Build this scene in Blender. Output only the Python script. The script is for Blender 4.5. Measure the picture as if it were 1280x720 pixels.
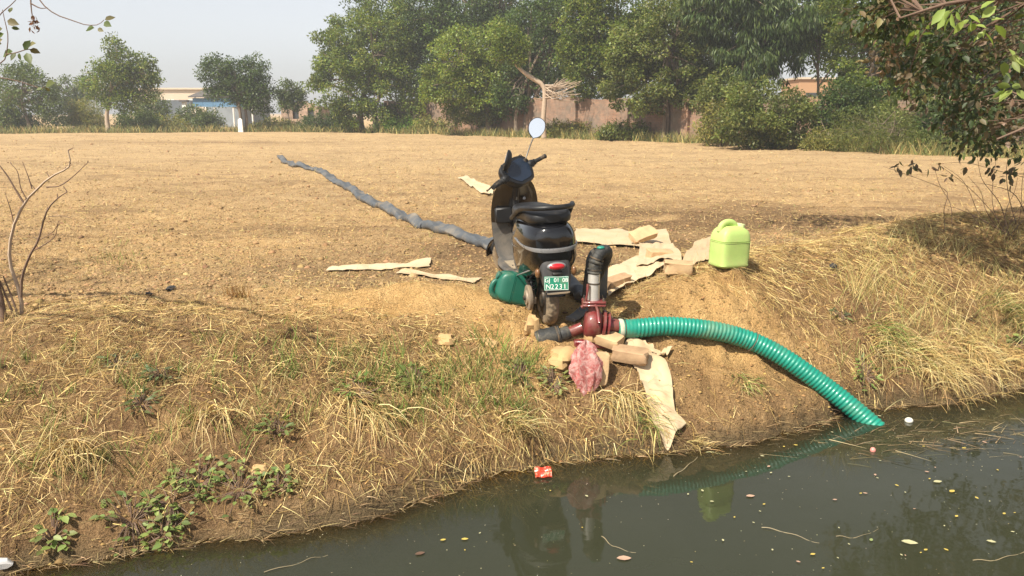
import bpy, math, random
import numpy as np
from mathutils import Vector, Matrix, Euler

scene = bpy.context.scene
for o in list(bpy.data.objects):
    bpy.data.objects.remove(o)
R = math.radians
rng = np.random.default_rng(11)
random.seed(5)

# ---------------------------------------------------------------- camera
CAM_H = 1.92
PITCH = R(12.4)
cam_data = bpy.data.cameras.new('camera')
cam_data.sensor_width = 36.0
cam_data.lens = 36.0 * 1000 / 1280
cam_data.clip_start = 0.05
cam_data.clip_end = 3000
cam = bpy.data.objects.new('camera', cam_data)
scene.collection.objects.link(cam)
cam.location = (0, 0, CAM_H)
cam.rotation_euler = (R(90) - PITCH, 0, 0)
scene.camera = cam

# ---------------------------------------------------------------- sky and sun
SUN_ELEV = R(50)
SUN_TO = Vector((-0.66, -0.75, 0)).normalized()          # towards the sun, on the ground
world = bpy.data.worlds.new('World')
scene.world = world
world.use_nodes = True
wn = world.node_tree
wn.nodes.clear()
sky_tex = wn.nodes.new('ShaderNodeTexSky')
sky_tex.sky_type = 'NISHITA'
sky_tex.sun_disc = False
sky_tex.sun_elevation = SUN_ELEV
sky_tex.sun_rotation = math.atan2(SUN_TO.x, SUN_TO.y) % (2 * math.pi)
sky_tex.altitude = 50
sky_tex.air_density = 0.8
sky_tex.dust_density = 1.6
sky_tex.ozone_density = 0.5
bg = wn.nodes.new('ShaderNodeBackground')
bg.inputs['Strength'].default_value = 0.092
wo = wn.nodes.new('ShaderNodeOutputWorld')
hsv = wn.nodes.new('ShaderNodeHueSaturation')      # dust-laden, nearly colourless air
hsv.inputs['Saturation'].default_value = 0.28
wn.links.new(sky_tex.outputs[0], hsv.inputs['Color'])
wn.links.new(hsv.outputs[0], bg.inputs[0])
wn.links.new(bg.outputs[0], wo.inputs[0])
sun_data = bpy.data.lights.new('sun', 'SUN')
sun_data.energy = 4.1
sun_data.angle = R(0.6)
sun_data.color = (1.0, 0.92, 0.78)
sun = bpy.data.objects.new('sun', sun_data)
scene.collection.objects.link(sun)
sun_dir = Vector((SUN_TO.x * math.cos(SUN_ELEV), SUN_TO.y * math.cos(SUN_ELEV), math.sin(SUN_ELEV)))
sun.rotation_euler = sun_dir.to_track_quat('Z', 'Y').to_euler()
sun.location = sun_dir * 40

scene.view_settings.view_transform = 'Standard'
scene.view_settings.look = 'None'
scene.view_settings.gamma = 1.0
scene.view_settings.exposure = 1.0
scene.view_settings.use_curve_mapping = False
scene.render.engine = 'CYCLES'
cy = scene.cycles
cy.use_denoising = True
try:
    cy.denoiser = 'OPENIMAGEDENOISE'
except Exception:
    pass
cy.max_bounces = 6
cy.diffuse_bounces = 2
cy.glossy_bounces = 3
cy.transmission_bounces = 4
cy.transparent_max_bounces = 8
cy.volume_bounces = 0
cy.sample_clamp_indirect = 4.0
cy.caustics_reflective = False
cy.caustics_refractive = False

# ---------------------------------------------------------------- where a pixel of the 1280x720 photograph lies
def pix_ray(px, py):
    a = (px - 640) / 1000.0
    b = (py - 360) / 1000.0
    return Vector((a, math.cos(PITCH) - b * math.sin(PITCH), -math.sin(PITCH) - b * math.cos(PITCH)))
def at_depth(px, py, y):
    d = pix_ray(px, py)
    k = y / d.y
    return Vector((d.x * k, y, CAM_H + d.z * k))
def at_height(px, py, z):
    d = pix_ray(px, py)
    k = (z - CAM_H) / d.z
    return Vector((d.x * k, d.y * k, z))

# ---------------------------------------------------------------- noise
def _hash(ix, iy, seed):
    h = np.sin(ix * 127.1 + iy * 311.7 + seed * 74.7) * 43758.5453
    return h - np.floor(h)
def vnoise(x, y, seed=0):
    x = np.asarray(x, float); y = np.asarray(y, float)
    ix = np.floor(x); iy = np.floor(y)
    fx = x - ix; fy = y - iy
    fx = fx * fx * fx * (fx * (fx * 6 - 15) + 10); fy = fy * fy * fy * (fy * (fy * 6 - 15) + 10)
    a = _hash(ix, iy, seed); b = _hash(ix + 1, iy, seed); c = _hash(ix, iy + 1, seed); d = _hash(ix + 1, iy + 1, seed)
    return (a + (b - a) * fx + (c - a) * fy + (a - b - c + d) * fx * fy) * 2 - 1
def fbm(x, y, seed=0, octv=4, gain=0.5):
    s = 0; a = 1.0; f = 1.0
    for k in range(octv):
        ca, sa = math.cos(k * 0.9), math.sin(k * 0.9)
        s = s + a * vnoise((x * ca - y * sa) * f, (x * sa + y * ca) * f, seed + k * 3.7)
        a *= gain; f *= 2.03
    return s
def smooth(a, b, x):
    t = np.clip((np.asarray(x, float) - a) / (b - a), 0, 1)
    return t * t * (3 - 2 * t)

# ---------------------------------------------------------------- the lie of the land (water level is z = 0)
EX, EY = 0.09, 3.92
CS, SN = 0.921, 0.389
FIELD = 0.60
def bank_st(x, y):
    rx = np.asarray(x, float) - EX; ry = np.asarray(y, float) - EY
    return CS * rx + SN * ry, -SN * rx + CS * ry
S_K = [-9, -4, -2.5, -1.2, -0.5, 0.2, 0.7, 1.2, 1.7, 2.1, 3.0, 4.0, 5.5, 9, 14]
HC_K = [.62, .62, .62, .63, .62, .58, .56, .60, .71, .80, .82, .86, .92, .9, .8]
TC_K = [2.4, 2.3, 2.15, 1.75, 1.45, 1.0, .95, 1.0, 1.08, 1.15, 1.35, 1.6, 1.9, 2.2, 2.2]
def gauss(x, y, cx, cy, rx, ry, ang=0):
    c, s = math.cos(ang), math.sin(ang)
    dx = x - cx; dy = y - cy
    u = (c * dx + s * dy) / rx; v = (-s * dx + c * dy) / ry
    return np.exp(-(u * u + v * v))
def hterr(x, y, fine=True):
    x = np.asarray(x, float); y = np.asarray(y, float)
    s, t = bank_st(x, y)
    t = t + 0.10 * vnoise(s * 0.9, s * 0 + 3.1, 5) + 0.05 * vnoise(s * 3.1, s * 0 + 1.7, 6) + 0.028 * vnoise(s * 9.3, s * 0 + 4.7, 7) + 0.014 * vnoise(x * 21, y * 21, 8) - 0.10 * gauss(x, y, 0.1, 3.95, .5, .6)
    t = t + 0.12 * gauss(s, t, 1.55, 0.0, .35, .5)
    hc = np.interp(s, S_K, HC_K); tc = np.interp(s, S_K, TC_K)
    u = np.clip(t / tc, 0, 1)
    prof = 0.12 * smooth(0, 0.07, u) + 0.88 * (1 - (1 - u) ** 1.35)
    z = hc * prof
    back = smooth(0, 1, (t - tc) / 1.5)
    z = z + (FIELD - hc) * back
    under = np.clip(-t, 0, 10)
    z = np.where(t < 0, -0.75 * (1 - np.exp(-under * 0.9)), z)
    near = smooth(3.0, 3.7, under)
    z = z + near * 1.22
    # heap of loose earth beside the scooter, and the cut beneath the pump
    z = z + 0.13 * gauss(x, y, -0.62, 5.55, .55, .26, 0.1) + 0.06 * gauss(x, y, 0.0, 5.35, .30, .22)
    z = z - 0.0 * gauss(x, y, 0.30, 5.10, .22, .22) - 0.05 * gauss(x, y, 0.62, 4.93, .30, .16)
    z = z + 0.07 * gauss(x, y, 1.25, 5.45, .40, .35)
    z = z - 0.07 * gauss(x, y, 1.75, 4.98, .50, .17, -.15)
    wr = gauss(x, y, 0.245, 5.20, .17, .20); z = z * (1 - wr) + .515 * wr
    land = smooth(-0.05, 0.35, t)
    z = z + land * (0.030 * fbm(x * 0.45, y * 0.45, 21, 3) + 0.022 * fbm(x * 2.2, y * 2.2, 31, 3))
    if fine:
        fu = smooth(2.2, 3.2, t) * smooth(-.3, .5, vnoise(x * .25, y * .25, 77))
        z = z + fu * 0.016 * np.sin((y * .985 + x * .17 + .25 * vnoise(x * .6, y * .6, 78)) * 13.0)
        sl = smooth(0, 0.2, u) * (1 - smooth(0.9, 1.15, t / tc))
        cl = fbm(x * 7.5, y * 7.5, 41, 4, 0.6)
        z = z + land * (0.019 + 0.020 * sl) * cl * (0.55 + 0.45 * vnoise(x * 1.1, y * 1.1, 55))
        z = z + land * sl * 0.035 * np.abs(vnoise(x * 4.5, y * 3.0, 61))
    return z
def gz(x, y):
    return float(hterr(np.array([x]), np.array([y]))[0])
def at_ground(px, py):
    d = pix_ray(px, py)
    k0 = (1.3 - CAM_H) / d.z
    ks = k0 * np.geomspace(1, 8 if py > 230 else 60, 1500)
    X = d.x * ks; Y = d.y * ks; Zr = CAM_H + d.z * ks
    below = np.nonzero(Zr <= np.maximum(hterr(X, Y), 0.0))[0]
    k = ks[below[0]] if len(below) else ks[-1]
    return Vector((d.x * k, d.y * k, max(gz(d.x * k, d.y * k), 0.0)))
# ---------------------------------------------------------------- object helpers
COL = scene.collection
def tag(o, label=None, cat=None, group=None, kind=None):
    if label: o['label'] = label
    if cat: o['category'] = cat
    if group: o['group'] = group
    if kind: o['kind'] = kind
    return o
def empty(name, loc=(0, 0, 0), rot=(0, 0, 0)):
    o = bpy.data.objects.new(name, None)
    o.empty_display_size = 0.1
    COL.objects.link(o)
    o.location = loc; o.rotation_euler = rot
    return o
def thing(name, label, cat, loc=(0, 0, 0), rot=(0, 0, 0), group=None):
    return tag(empty(name, loc, rot), label, cat, group)
def link_mesh(name, me, mat, parent=None):
    o = bpy.data.objects.new(name, me)
    COL.objects.link(o)
    if mat is not None and not me.materials:
        me.materials.append(mat)
    if parent is not None:
        o.parent = parent
    return o
def np_mesh(name, verts, faces, mat, parent=None, cols=None, smooth_=False, nper=None):
    """verts (N,3); faces (M,k) of one face size; cols (M,3) a colour for each face"""
    me = bpy.data.meshes.new(name)
    verts = np.ascontiguousarray(verts, np.float32); faces = np.ascontiguousarray(faces, np.int32)
    M, k = faces.shape
    me.vertices.add(len(verts)); me.vertices.foreach_set('co', verts.ravel())
    me.loops.add(M * k); me.loops.foreach_set('vertex_index', faces.ravel())
    me.polygons.add(M)
    me.polygons.foreach_set('loop_start', np.arange(0, M * k, k, dtype=np.int32))
    me.update(calc_edges=True)
    if smooth_:
        me.polygons.foreach_set('use_smooth', np.ones(M, bool))
    if cols is not None:
        at = me.attributes.new('tint', 'FLOAT_COLOR', 'FACE')
        c = np.ones((M, 4), np.float32); c[:, :3] = cols
        at.data.foreach_set('color', c.ravel())
    me.validate()
    return link_mesh(name, me, mat, parent)

class MB:
    """collects shapes, then builds them as one mesh object"""
    def __init__(self): self.v = []; self.f = []
    def add(self, vs, fs, M=None):
        n = len(self.v)
        if M is not None: vs = [M @ Vector(p) for p in vs]
        self.v += [tuple(p) for p in vs]
        self.f += [tuple(i + n for i in f) for f in fs]
        return self
    def box(self, c, s, M=None, taper=1.0, jit=0.0, bev=0.0):
        x, y, z = s[0] / 2, s[1] / 2, s[2] / 2
        if bev > 0:
            b = bev
            vs = []
            for sz in (-1, 1):
                for (zz, k) in ((z, b), (z - b, 0)) if sz == 1 else ((z - b, 0), (z, b)):
                    for (px, py) in ((x - k, y - b - k * 0), (x - b - k * 0, y - k), (-x + b, y - k), (-x + k, y - b), (-x + k, -y + b), (-x + b, -y + k), (x - b, -y + k), (x - k, -y + b)):
                        vs.append((px, py, sz * zz))
            order = [vs[8:16][:]]
            rings = [vs[8:16], vs[0:8], vs[24:32], vs[16:24]]
            # lower cap, lower wall, upper wall, upper cap
            rings = [vs[8:16], vs[0:8], vs[24:32], vs[16:24]]
            allv = [Vector(c) + Vector((p[0] + random.uniform(-jit, jit), p[1] + random.uniform(-jit, jit), p[2] + random.uniform(-jit, jit))) for r in rings for p in r]
            fs = []
            for k in range(3):
                for i in range(8):
                    j = (i + 1) % 8
                    fs.append((k * 8 + i, k * 8 + j, (k + 1) * 8 + j, (k + 1) * 8 + i))
            fs.append(tuple(reversed(range(8)))); fs.append(tuple(range(24, 32)))
            return self.add(allv, fs, M)
        vs = []
        for k, q in ((-1, 1.0), (1, taper)):
            for a, b2 in ((-1, -1), (1, -1), (1, 1), (-1, 1)):
                vs.append((c[0] + a * x * q + random.uniform(-jit, jit), c[1] + b2 * y * q + random.uniform(-jit, jit), c[2] + k * z + random.uniform(-jit, jit)))
        return self.add(vs, [(3, 2, 1, 0), (4, 5, 6, 7), (0, 1, 5, 4), (1, 2, 6, 5), (2, 3, 7, 6), (3, 0, 4, 7)], M)
    def loft(self, rings, M=None, cap=True, closed=True):
        n = len(rings[0]); vs = [p for r in rings for p in r]; fs = []
        for k in range(len(rings) - 1):
            for i in range(n if closed else n - 1):
                j = (i + 1) % n
                fs.append((k * n + i, k * n + j, (k + 1) * n + j, (k + 1) * n + i))
        if cap and closed:
            fs.append(tuple(reversed(range(n)))); fs.append(tuple(range((len(rings) - 1) * n, len(rings) * n)))
        return self.add(vs, fs, M)
    def tube(self, pts, rad, n=8, M=None, cap=True, flat=1.0):
        pts = [Vector(p) for p in pts]
        if not hasattr(rad, '__len__'): rad = [rad] * len(pts)
        rings = []; up = Vector((0, 0, 1)); last = None
        for i, p in enumerate(pts):
            d = (pts[min(i + 1, len(pts) - 1)] - pts[max(i - 1, 0)])
            if d.length < 1e-9: d = Vector((0, 0, 1))
            d.normalize()
            if last is None:
                a = d.cross(up)
                if a.length < 0.05: a = d.cross(Vector((1, 0, 0)))
            else:
                a = last - d * last.dot(d)
                if a.length < 1e-6: a = d.orthogonal()
            a.normalize(); b = d.cross(a); last = a
            rings.append([p + (a * math.cos(2 * math.pi * k / n) + b * math.sin(2 * math.pi * k / n) * flat) * rad[i] for k in range(n)])
        return self.loft(rings, M, cap)
    def lathe(self, prof, n=20, M=None, cap=True):
        rings = [[(r * math.cos(2 * math.pi * k / n), r * math.sin(2 * math.pi * k / n), z) for k in range(n)] for r, z in prof]
        return self.loft(rings, M, cap)
    def build(self, name, mat, parent=None, sm=35, loc=None, rot=None):
        me = bpy.data.meshes.new(name)
        me.from_pydata(self.v, [], self.f)
        me.validate()
        import bmesh
        bm = bmesh.new(); bm.from_mesh(me)
        bmesh.ops.recalc_face_normals(bm, faces=bm.faces)
        bm.to_mesh(me); bm.free()
        if sm:
            me.polygons.foreach_set('use_smooth', np.ones(len(me.polygons), bool))
            me.set_sharp_from_angle(angle=R(sm))
        me.update()
        o = link_mesh(name, me, mat, parent)
        if loc is not None: o.location = loc
        if rot is not None: o.rotation_euler = rot
        return o
def spline(pts, n):
    """Catmull-Rom through pts, n samples"""
    P = [Vector(p) for p in pts]; P = [2 * P[0] - P[1]] + P + [2 * P[-1] - P[-2]]
    out = []; m = len(P) - 3
    for i in range(n):
        u = i / (n - 1) * m; k = min(int(u), m - 1); t = u - k
        a, b, c, d = P[k:k + 4]
        out.append(0.5 * ((2 * b) + (c - a) * t + (2 * a - 5 * b + 4 * c - d) * t * t + (3 * b - a - 3 * c + d) * t ** 3))
    return out
def axis_matrix(loc, direction, roll_up=(0, 0, 1)):
    """local z along direction"""
    q = Vector(direction).to_track_quat('Z', 'Y')
    return Matrix.Translation(Vector(loc)) @ q.to_matrix().to_4x4()

# ---------------------------------------------------------------- materials
def new_mat(name):
    m = bpy.data.materials.new(name); m.use_nodes = True
    nt = m.node_tree; nt.nodes.clear()
    out = nt.nodes.new('ShaderNodeOutputMaterial')
    return m, nt, out
def N(nt, kind, **kw):
    n = nt.nodes.new(kind)
    for k, v in kw.items():
        if k in n.inputs.keys(): n.inputs[k].default_value = v
        else: setattr(n, k, v)
    return n
def rgba(c): return (c[0], c[1], c[2], 1)
def noise_node(nt, scale, detail=4, rough=0.55, coord='Object', dist=0.0):
    tc = nt.nodes.new('ShaderNodeTexCoord')
    n = nt.nodes.new('ShaderNodeTexNoise')
    n.inputs['Scale'].default_value = scale; n.inputs['Detail'].default_value = detail
    n.inputs['Roughness'].default_value = rough; n.inputs['Distortion'].default_value = dist
    nt.links.new(tc.outputs[coord], n.inputs['Vector'])
    return n
def ramp(nt, src, p0, p1, c0=(0, 0, 0), c1=(1, 1, 1)):
    r = nt.nodes.new('ShaderNodeValToRGB')
    r.color_ramp.elements[0].position = p0; r.color_ramp.elements[1].position = p1
    r.color_ramp.elements[0].color = rgba(c0); r.color_ramp.elements[1].color = rgba(c1)
    nt.links.new(src, r.inputs[0]); return r
def mix(nt, fac, a, b, blend='MIX'):
    m = nt.nodes.new('ShaderNodeMix'); m.data_type = 'RGBA'; m.blend_type = blend
    for sock, val in ((m.inputs[0], fac), (m.inputs[6], a), (m.inputs[7], b)):
        if hasattr(val, 'is_output') : nt.links.new(val, sock)
        elif isinstance(val, (int, float)): sock.default_value = val
        else: sock.default_value = rgba(val)
    return m.outputs[2]
def bump(nt, h, strength=0.3, dist=0.01):
    b = nt.nodes.new('ShaderNodeBump')
    b.inputs['Strength'].default_value = strength; b.inputs['Distance'].default_value = dist
    nt.links.new(h, b.inputs['Height']); return b.outputs[0]
def solid(name, col, rough=0.5, metal=0.0, var=0.25, scale=12, dust=0.0, dust_col=(0.36, 0.25, 0.14), bmp=0.0, bscale=60, spec=0.5, coat=0.0):
    """a painted, plastic, metal or stone surface with uneven colour, dust that gathers in blotches and a little relief"""
    m, nt, out = new_mat(name)
    p = nt.nodes.new('ShaderNodeBsdfPrincipled')
    n1 = noise_node(nt, scale, 5, 0.6)
    c = mix(nt, n1.outputs[0], [x * (1 - var) for x in col], [min(1, x * (1 + var)) for x in col])
    rr = ramp(nt, n1.outputs[0], 0.3, 0.75, (max(0.02, rough - 0.1),) * 3, (min(1, rough + 0.12),) * 3)
    ro = rr.outputs[0]
    if dust > 0:
        n2 = noise_node(nt, scale * 0.6, 8, 0.7, dist=0.4)
        f = ramp(nt, n2.outputs[0], 0.62 - dust * 0.4, 0.95 - dust * 0.35)
        c = mix(nt, f.outputs[0], c, dust_col)
        ro = mix(nt, f.outputs[0], ro, (0.85,) * 3)
    nt.links.new(c, p.inputs['Base Color']); nt.links.new(ro, p.inputs['Roughness'])
    p.inputs['Metallic'].default_value = metal
    p.inputs['Specular IOR Level'].default_value = spec
    if coat: p.inputs['Coat Weight'].default_value = coat; p.inputs['Coat Roughness'].default_value = 0.06
    if bmp:
        nb = noise_node(nt, bscale, 4, 0.6)
        nt.links.new(bump(nt, nb.outputs[0], bmp, 0.004), p.inputs['Normal'])
    nt.links.new(p.outputs[0], out.inputs[0])
    return m
def tinted(name, rough=0.6, trans=0.0, spec=0.3, tmul=(1, 1, 1)):
    """leaves, straw and grass: the colour of each piece is stored on it"""
    m, nt, out = new_mat(name)
    a = nt.nodes.new('ShaderNodeAttribute'); a.attribute_name = 'tint'
    p = nt.nodes.new('ShaderNodeBsdfPrincipled')
    p.inputs['Roughness'].default_value = rough; p.inputs['Specular IOR Level'].default_value = spec
    nt.links.new(a.outputs['Color'], p.inputs['Base Color'])
    sh = p.outputs[0]
    if trans > 0:
        t = nt.nodes.new('ShaderNodeBsdfTranslucent')
        tm = mix(nt, 1.0, a.outputs['Color'], tmul, 'MULTIPLY')
        nt.links.new(tm, t.inputs[0])
        mx = nt.nodes.new('ShaderNodeMixShader'); mx.inputs[0].default_value = trans
        nt.links.new(sh, mx.inputs[1]); nt.links.new(t.outputs[0], mx.inputs[2]); sh = mx.outputs[0]
    nt.links.new(sh, out.inputs[0])
    return m
M_LEAF = tinted('foliage', 0.5, 0.35, 0.4, (1.5, 1.6, 0.8))
M_STRAW = tinted('dry_straw', 0.75, 0.15, 0.2)
M_BARK = solid('bark', (0.16, 0.12, 0.085), 0.9, var=0.45, scale=9, bmp=0.8, bscale=25)
M_PALEBARK = solid('pale_bark', (0.38, 0.29, 0.21), 0.9, var=0.3, scale=9, bmp=0.6, bscale=25)
M_TWIG = solid('twig_bark', (0.15, 0.095, 0.065), 0.85, var=0.4, scale=15)

# ---------------------------------------------------------------- masses of leaves and blades
def unit(a): return a / np.maximum(np.linalg.norm(a, axis=1, keepdims=True), 1e-9)
def leaf_arrays(pos, axis, nrm, L, Wd, fold=0.12, fine=False):
    """pos: leaf base; axis: along the leaf; nrm: facing. fine: pointed leaf of 8 points, else a kite"""
    axis = unit(axis); side = unit(np.cross(axis, nrm)); up = np.cross(side, axis)
    L = L[:, None]; Wd = Wd[:, None]
    n = len(pos)
    if not fine:
        tmpl = [(0, 0, 0), (0.5, 0.5, fold), (1, 0, 0), (0.45, -0.5, fold)]
        fc = np.array([[0, 1, 2, 3]])
    else:
        tmpl = [(0, 0, 0), (0.28, 0.42, fold), (0.62, 0.42, fold), (1, 0, -0.12), (0.62, -0.42, fold), (0.28, -0.42, fold), (0.3, 0, -.02), (0.64, 0, -.03)]
        fc = np.array([[0, 1, 6, 6], [1, 2, 7, 6], [2, 3, 7, 7], [0, 6, 5, 5], [6, 7, 4, 5], [7, 3, 4, 4]])
    V = np.stack([pos + axis * L * a + side * Wd * b + up * Wd * c for a, b, c in tmpl], 1)
    k = len(tmpl)
    if fine:
        tri = []
        for q in ((0, 1, 6), (1, 2, 7), (1, 7, 6), (2, 3, 7), (0, 6, 5), (6, 7, 4), (6, 4, 5), (7, 3, 4)): tri.append(q)
        fc = np.array(tri)
    F = (np.arange(n)[:, None, None] * k + fc[None]).reshape(-1, fc.shape[1])
    return V.reshape(-1, 3), F, len(fc)
def leaves(name, pos, axis, nrm, L, Wd, cols, mat, parent=None, fine=False, fold=0.12):
    V, F, m = leaf_arrays(pos, axis, nrm, L, Wd, fold, fine)
    return np_mesh(name, V, F, mat, parent, np.repeat(cols, m, axis=0))
def blades(name, base, d0, L, W, cols, mat, parent=None, droop=0.5, seg=3):
    """grass and straw: ribbons that start along d0 and sag by droop"""
    n = len(base); d = unit(d0)
    if not hasattr(droop, '__len__'): droop = np.full(n, droop)
    side = unit(np.cross(d, rng.normal(size=(n, 3))))
    P = base.copy(); rows = []
    for k in range(seg + 1):
        w = W * (1 - 0.85 * k / seg)
        rows.append(P - side * w[:, None] / 2); rows.append(P + side * w[:, None] / 2)
        P = P + d * (L / seg)[:, None]
        d = d.copy(); d[:, 2] -= droop / seg; d = unit(d)
    V = np.stack(rows, 1); k = 2 * (seg + 1)
    fc = np.array([[2 * i, 2 * i + 1, 2 * i + 3, 2 * i + 2] for i in range(seg)])
    F = (np.arange(n)[:, None, None] * k + fc[None]).reshape(-1, 4)
    return np_mesh(name, V.reshape(-1, 3), F, mat, parent, np.repeat(cols, seg, axis=0))
def pick_cols(n, pal, jit=0.18, w=None):
    pal = np.array(pal); i = rng.choice(len(pal), n, p=w)
    c = pal[i] * (1 + rng.normal(0, jit, (n, 1))) * (1 + rng.normal(0, 0.05, (n, 3)))
    return np.clip(c, 0.004, 0.9)
# ---------------------------------------------------------------- ground
def axis_pts(lo, hi, fine, flo, fhi, g):
    a = [flo]; st = fine
    while a[-1] > lo: st *= g; a.append(a[-1] - st)
    a = a[::-1]
    a += list(np.arange(flo + fine, fhi, fine)); st = fine
    while a[-1] < hi: st *= g; a.append(a[-1] + st)
    return np.array(a)
gx = axis_pts(-260, 260, 0.026, -4.3, 5.4, 1.06)
gy = axis_pts(-30, 700, 0.027, 2.9, 10.5, 1.022)
GX, GY = np.meshgrid(gx, gy)
GZ = hterr(GX, GY)
far = smooth(9, 30, np.hypot(GX, GY))
GZ = GZ + far * 0
nxp, nyp = len(gx), len(gy)
gi = np.arange(nxp * nyp).reshape(nyp, nxp)
gf = np.stack([gi[:-1, :-1], gi[:-1, 1:], gi[1:, 1:], gi[1:, :-1]], -1).reshape(-1, 4)
x_, y_, z_ = GX.ravel(), GY.ravel(), GZ.ravel()
s_, t_ = bank_st(x_, y_)
# kinds of soil: loose pale sand dug out of the bank, damp dark tilled earth, mud at the water
sand = np.clip(gauss(x_, y_, -0.55, 5.50, .95, .40, .1) * 1.6 + gauss(x_, y_, 0.0, 5.3, .5, .4) + gauss(x_, y_, 1.35, 5.25, .55, .5) * 1.2 + gauss(x_, y_, 0.05, 4.85, .28, .3), 0, 1)
sand = np.clip(sand + 0.35 * fbm(x_ * 2, y_ * 2, 71, 3), 0, 1) * (sand > 0.1)
damp = np.clip(gauss(x_, y_, 2.3, 9.8, 2.6, 1.5, .1) * 1.15 + gauss(x_, y_, 0.1, 7.6, 1.6, .8, .3) * 0.65 + 0.5 * gauss(x_, y_, -1.6, 6.6, 1.5, .45, .1)
               + .55 * gauss(x_, y_, 1.3, 7.3, 1.5, .7) + .5 * gauss(x_, y_, -2.3, 9.0, 2.0, .35, .0) + .45 * gauss(x_, y_, -14, 36, 9, 2.2, -.1), 0, 1)
damp = np.clip(damp * (1 + 0.8 * fbm(x_ * 1.1, y_ * 1.6, 81, 4)), 0, 1)
mud = (1 - smooth(0.01, 0.09, z_ + 0.05 * fbm(x_ * 3, y_ * 3, 91, 3))) 
slope = smooth(0.0, 0.15, t_) * (1 - smooth(0.8, 1.2, t_ / np.interp(s_, S_K, TC_K)))
moist = (1 - smooth(.04, .40, z_ + .10 * fbm(x_ * 1.7, y_ * 1.7, 95, 3))) * .45
ground = np_mesh('ground', np.stack([x_, y_, z_], 1), gf, None, smooth_=True)
for nm, arr in (('sand', sand), ('damp', damp), ('mud', mud), ('slope', slope), ('moist', moist)):
    at = ground.data.attributes.new(nm, 'FLOAT', 'POINT'); at.data.foreach_set('value', arr.astype(np.float32))
tag(ground, kind='structure')
def ground_material():
    m, nt, out = new_mat('soil')
    p = nt.nodes.new('ShaderNodeBsdfPrincipled')
    p.inputs['Roughness'].default_value = 0.95; p.inputs['Specular IOR Level'].default_value = 0.15
    big = noise_node(nt, 0.35, 5, 0.6); mid = noise_node(nt, 3.0, 6, 0.65); fine = noise_node(nt, 28, 6, 0.7); grit = noise_node(nt, 130, 3, 0.6)
    c = mix(nt, ramp(nt, mid.outputs[0], .34, .68).outputs[0], (0.377, 0.233, 0.110), (0.546, 0.372, 0.186))
    c = mix(nt, ramp(nt, big.outputs[0], .38, .66).outputs[0], c, (0.546, 0.353, 0.163))
    f2 = ramp(nt, fine.outputs[0], .52, .70).outputs[0]
    c = mix(nt, f2, c, (0.643, 0.467, 0.248))
    f3 = ramp(nt, fine.outputs[0], .30, .43, (1, 1, 1), (0, 0, 0)).outputs[0]
    c = mix(nt, f3, c, (0.190, 0.115, 0.057))
    spk = noise_node(nt, 9, 6, 0.72)
    c = mix(nt, ramp(nt, spk.outputs[0], .34, .46, (.7, .7, .7), (0, 0, 0)).outputs[0], c, (0.201, 0.130, 0.065))
    c = mix(nt, ramp(nt, spk.outputs[0], .56, .66, (0, 0, 0), (.6, .6, .6)).outputs[0], c, (0.647, 0.479, 0.268))
    streak = nt.nodes.new('ShaderNodeTexNoise'); streak.inputs['Scale'].default_value = 1.0; streak.inputs['Detail'].default_value = 6; streak.inputs['Roughness'].default_value = .7
    smp = nt.nodes.new('ShaderNodeMapping'); smp.inputs['Scale'].default_value = (.5, 1.5, 1); smp.inputs['Rotation'].default_value = (0, 0, .12); stc = nt.nodes.new('ShaderNodeTexCoord')
    nt.links.new(stc.outputs['Object'], smp.inputs[0]); nt.links.new(smp.outputs[0], streak.inputs['Vector'])
    c = mix(nt, ramp(nt, streak.outputs[0], .50, .66, (0, 0, 0), (.75, .75, .75)).outputs[0], c, (0.245, 0.153, 0.077))
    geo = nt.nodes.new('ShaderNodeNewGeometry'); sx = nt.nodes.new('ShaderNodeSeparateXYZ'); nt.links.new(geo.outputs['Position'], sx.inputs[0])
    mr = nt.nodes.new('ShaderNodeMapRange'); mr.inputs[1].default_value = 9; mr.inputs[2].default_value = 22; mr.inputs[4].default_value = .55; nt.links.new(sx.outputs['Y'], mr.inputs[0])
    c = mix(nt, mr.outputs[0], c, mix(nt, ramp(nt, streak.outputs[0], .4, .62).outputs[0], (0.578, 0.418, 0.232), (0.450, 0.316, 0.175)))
    def A(nm):
        a = nt.nodes.new('ShaderNodeAttribute'); a.attribute_name = nm; return a.outputs['Fac']
    sl = mix(nt, ramp(nt, mid.outputs[0], .35, .65).outputs[0], (0.190, 0.110, 0.054), (0.351, 0.216, 0.101))
    sl = mix(nt, f3, sl, (0.101, 0.061, 0.030))
    sl = mix(nt, f2, sl, (0.485, 0.324, 0.158))
    c = mix(nt, A('slope'), c, sl)
    dm = mix(nt, ramp(nt, fine.outputs[0], .35, .7).outputs[0], (0.145, 0.088, 0.047), (0.351, 0.228, 0.113))
    c = mix(nt, A('damp'), c, dm)
    sd = mix(nt, ramp(nt, mid.outputs[0], .35, .7).outputs[0], (0.546, 0.330, 0.129), (0.655, 0.425, 0.186))
    sd = mix(nt, ramp(nt, fine.outputs[0], .30, .46, (.3, .3, .3), (0, 0, 0)).outputs[0], sd, (0.388, 0.228, 0.096))
    c = mix(nt, A('sand'), c, sd)
    c = mix(nt, A('moist'), c, mix(nt, ramp(nt, fine.outputs[0], .35, .7).outputs[0], (0.111, 0.064, 0.034), (0.249, 0.151, 0.080)))
    md = mix(nt, mid.outputs[0], (0.094, 0.071, 0.039), (0.212, 0.148, 0.077))
    c = mix(nt, A('mud'), c, md)
    g = ramp(nt, grit.outputs[0], .32, .68, (.55, .55, .55), (1.3, 1.3, 1.3)).outputs[0]
    c = mix(nt, 1.0, c, g, 'MULTIPLY')
    nt.links.new(c, p.inputs['Base Color'])
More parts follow.
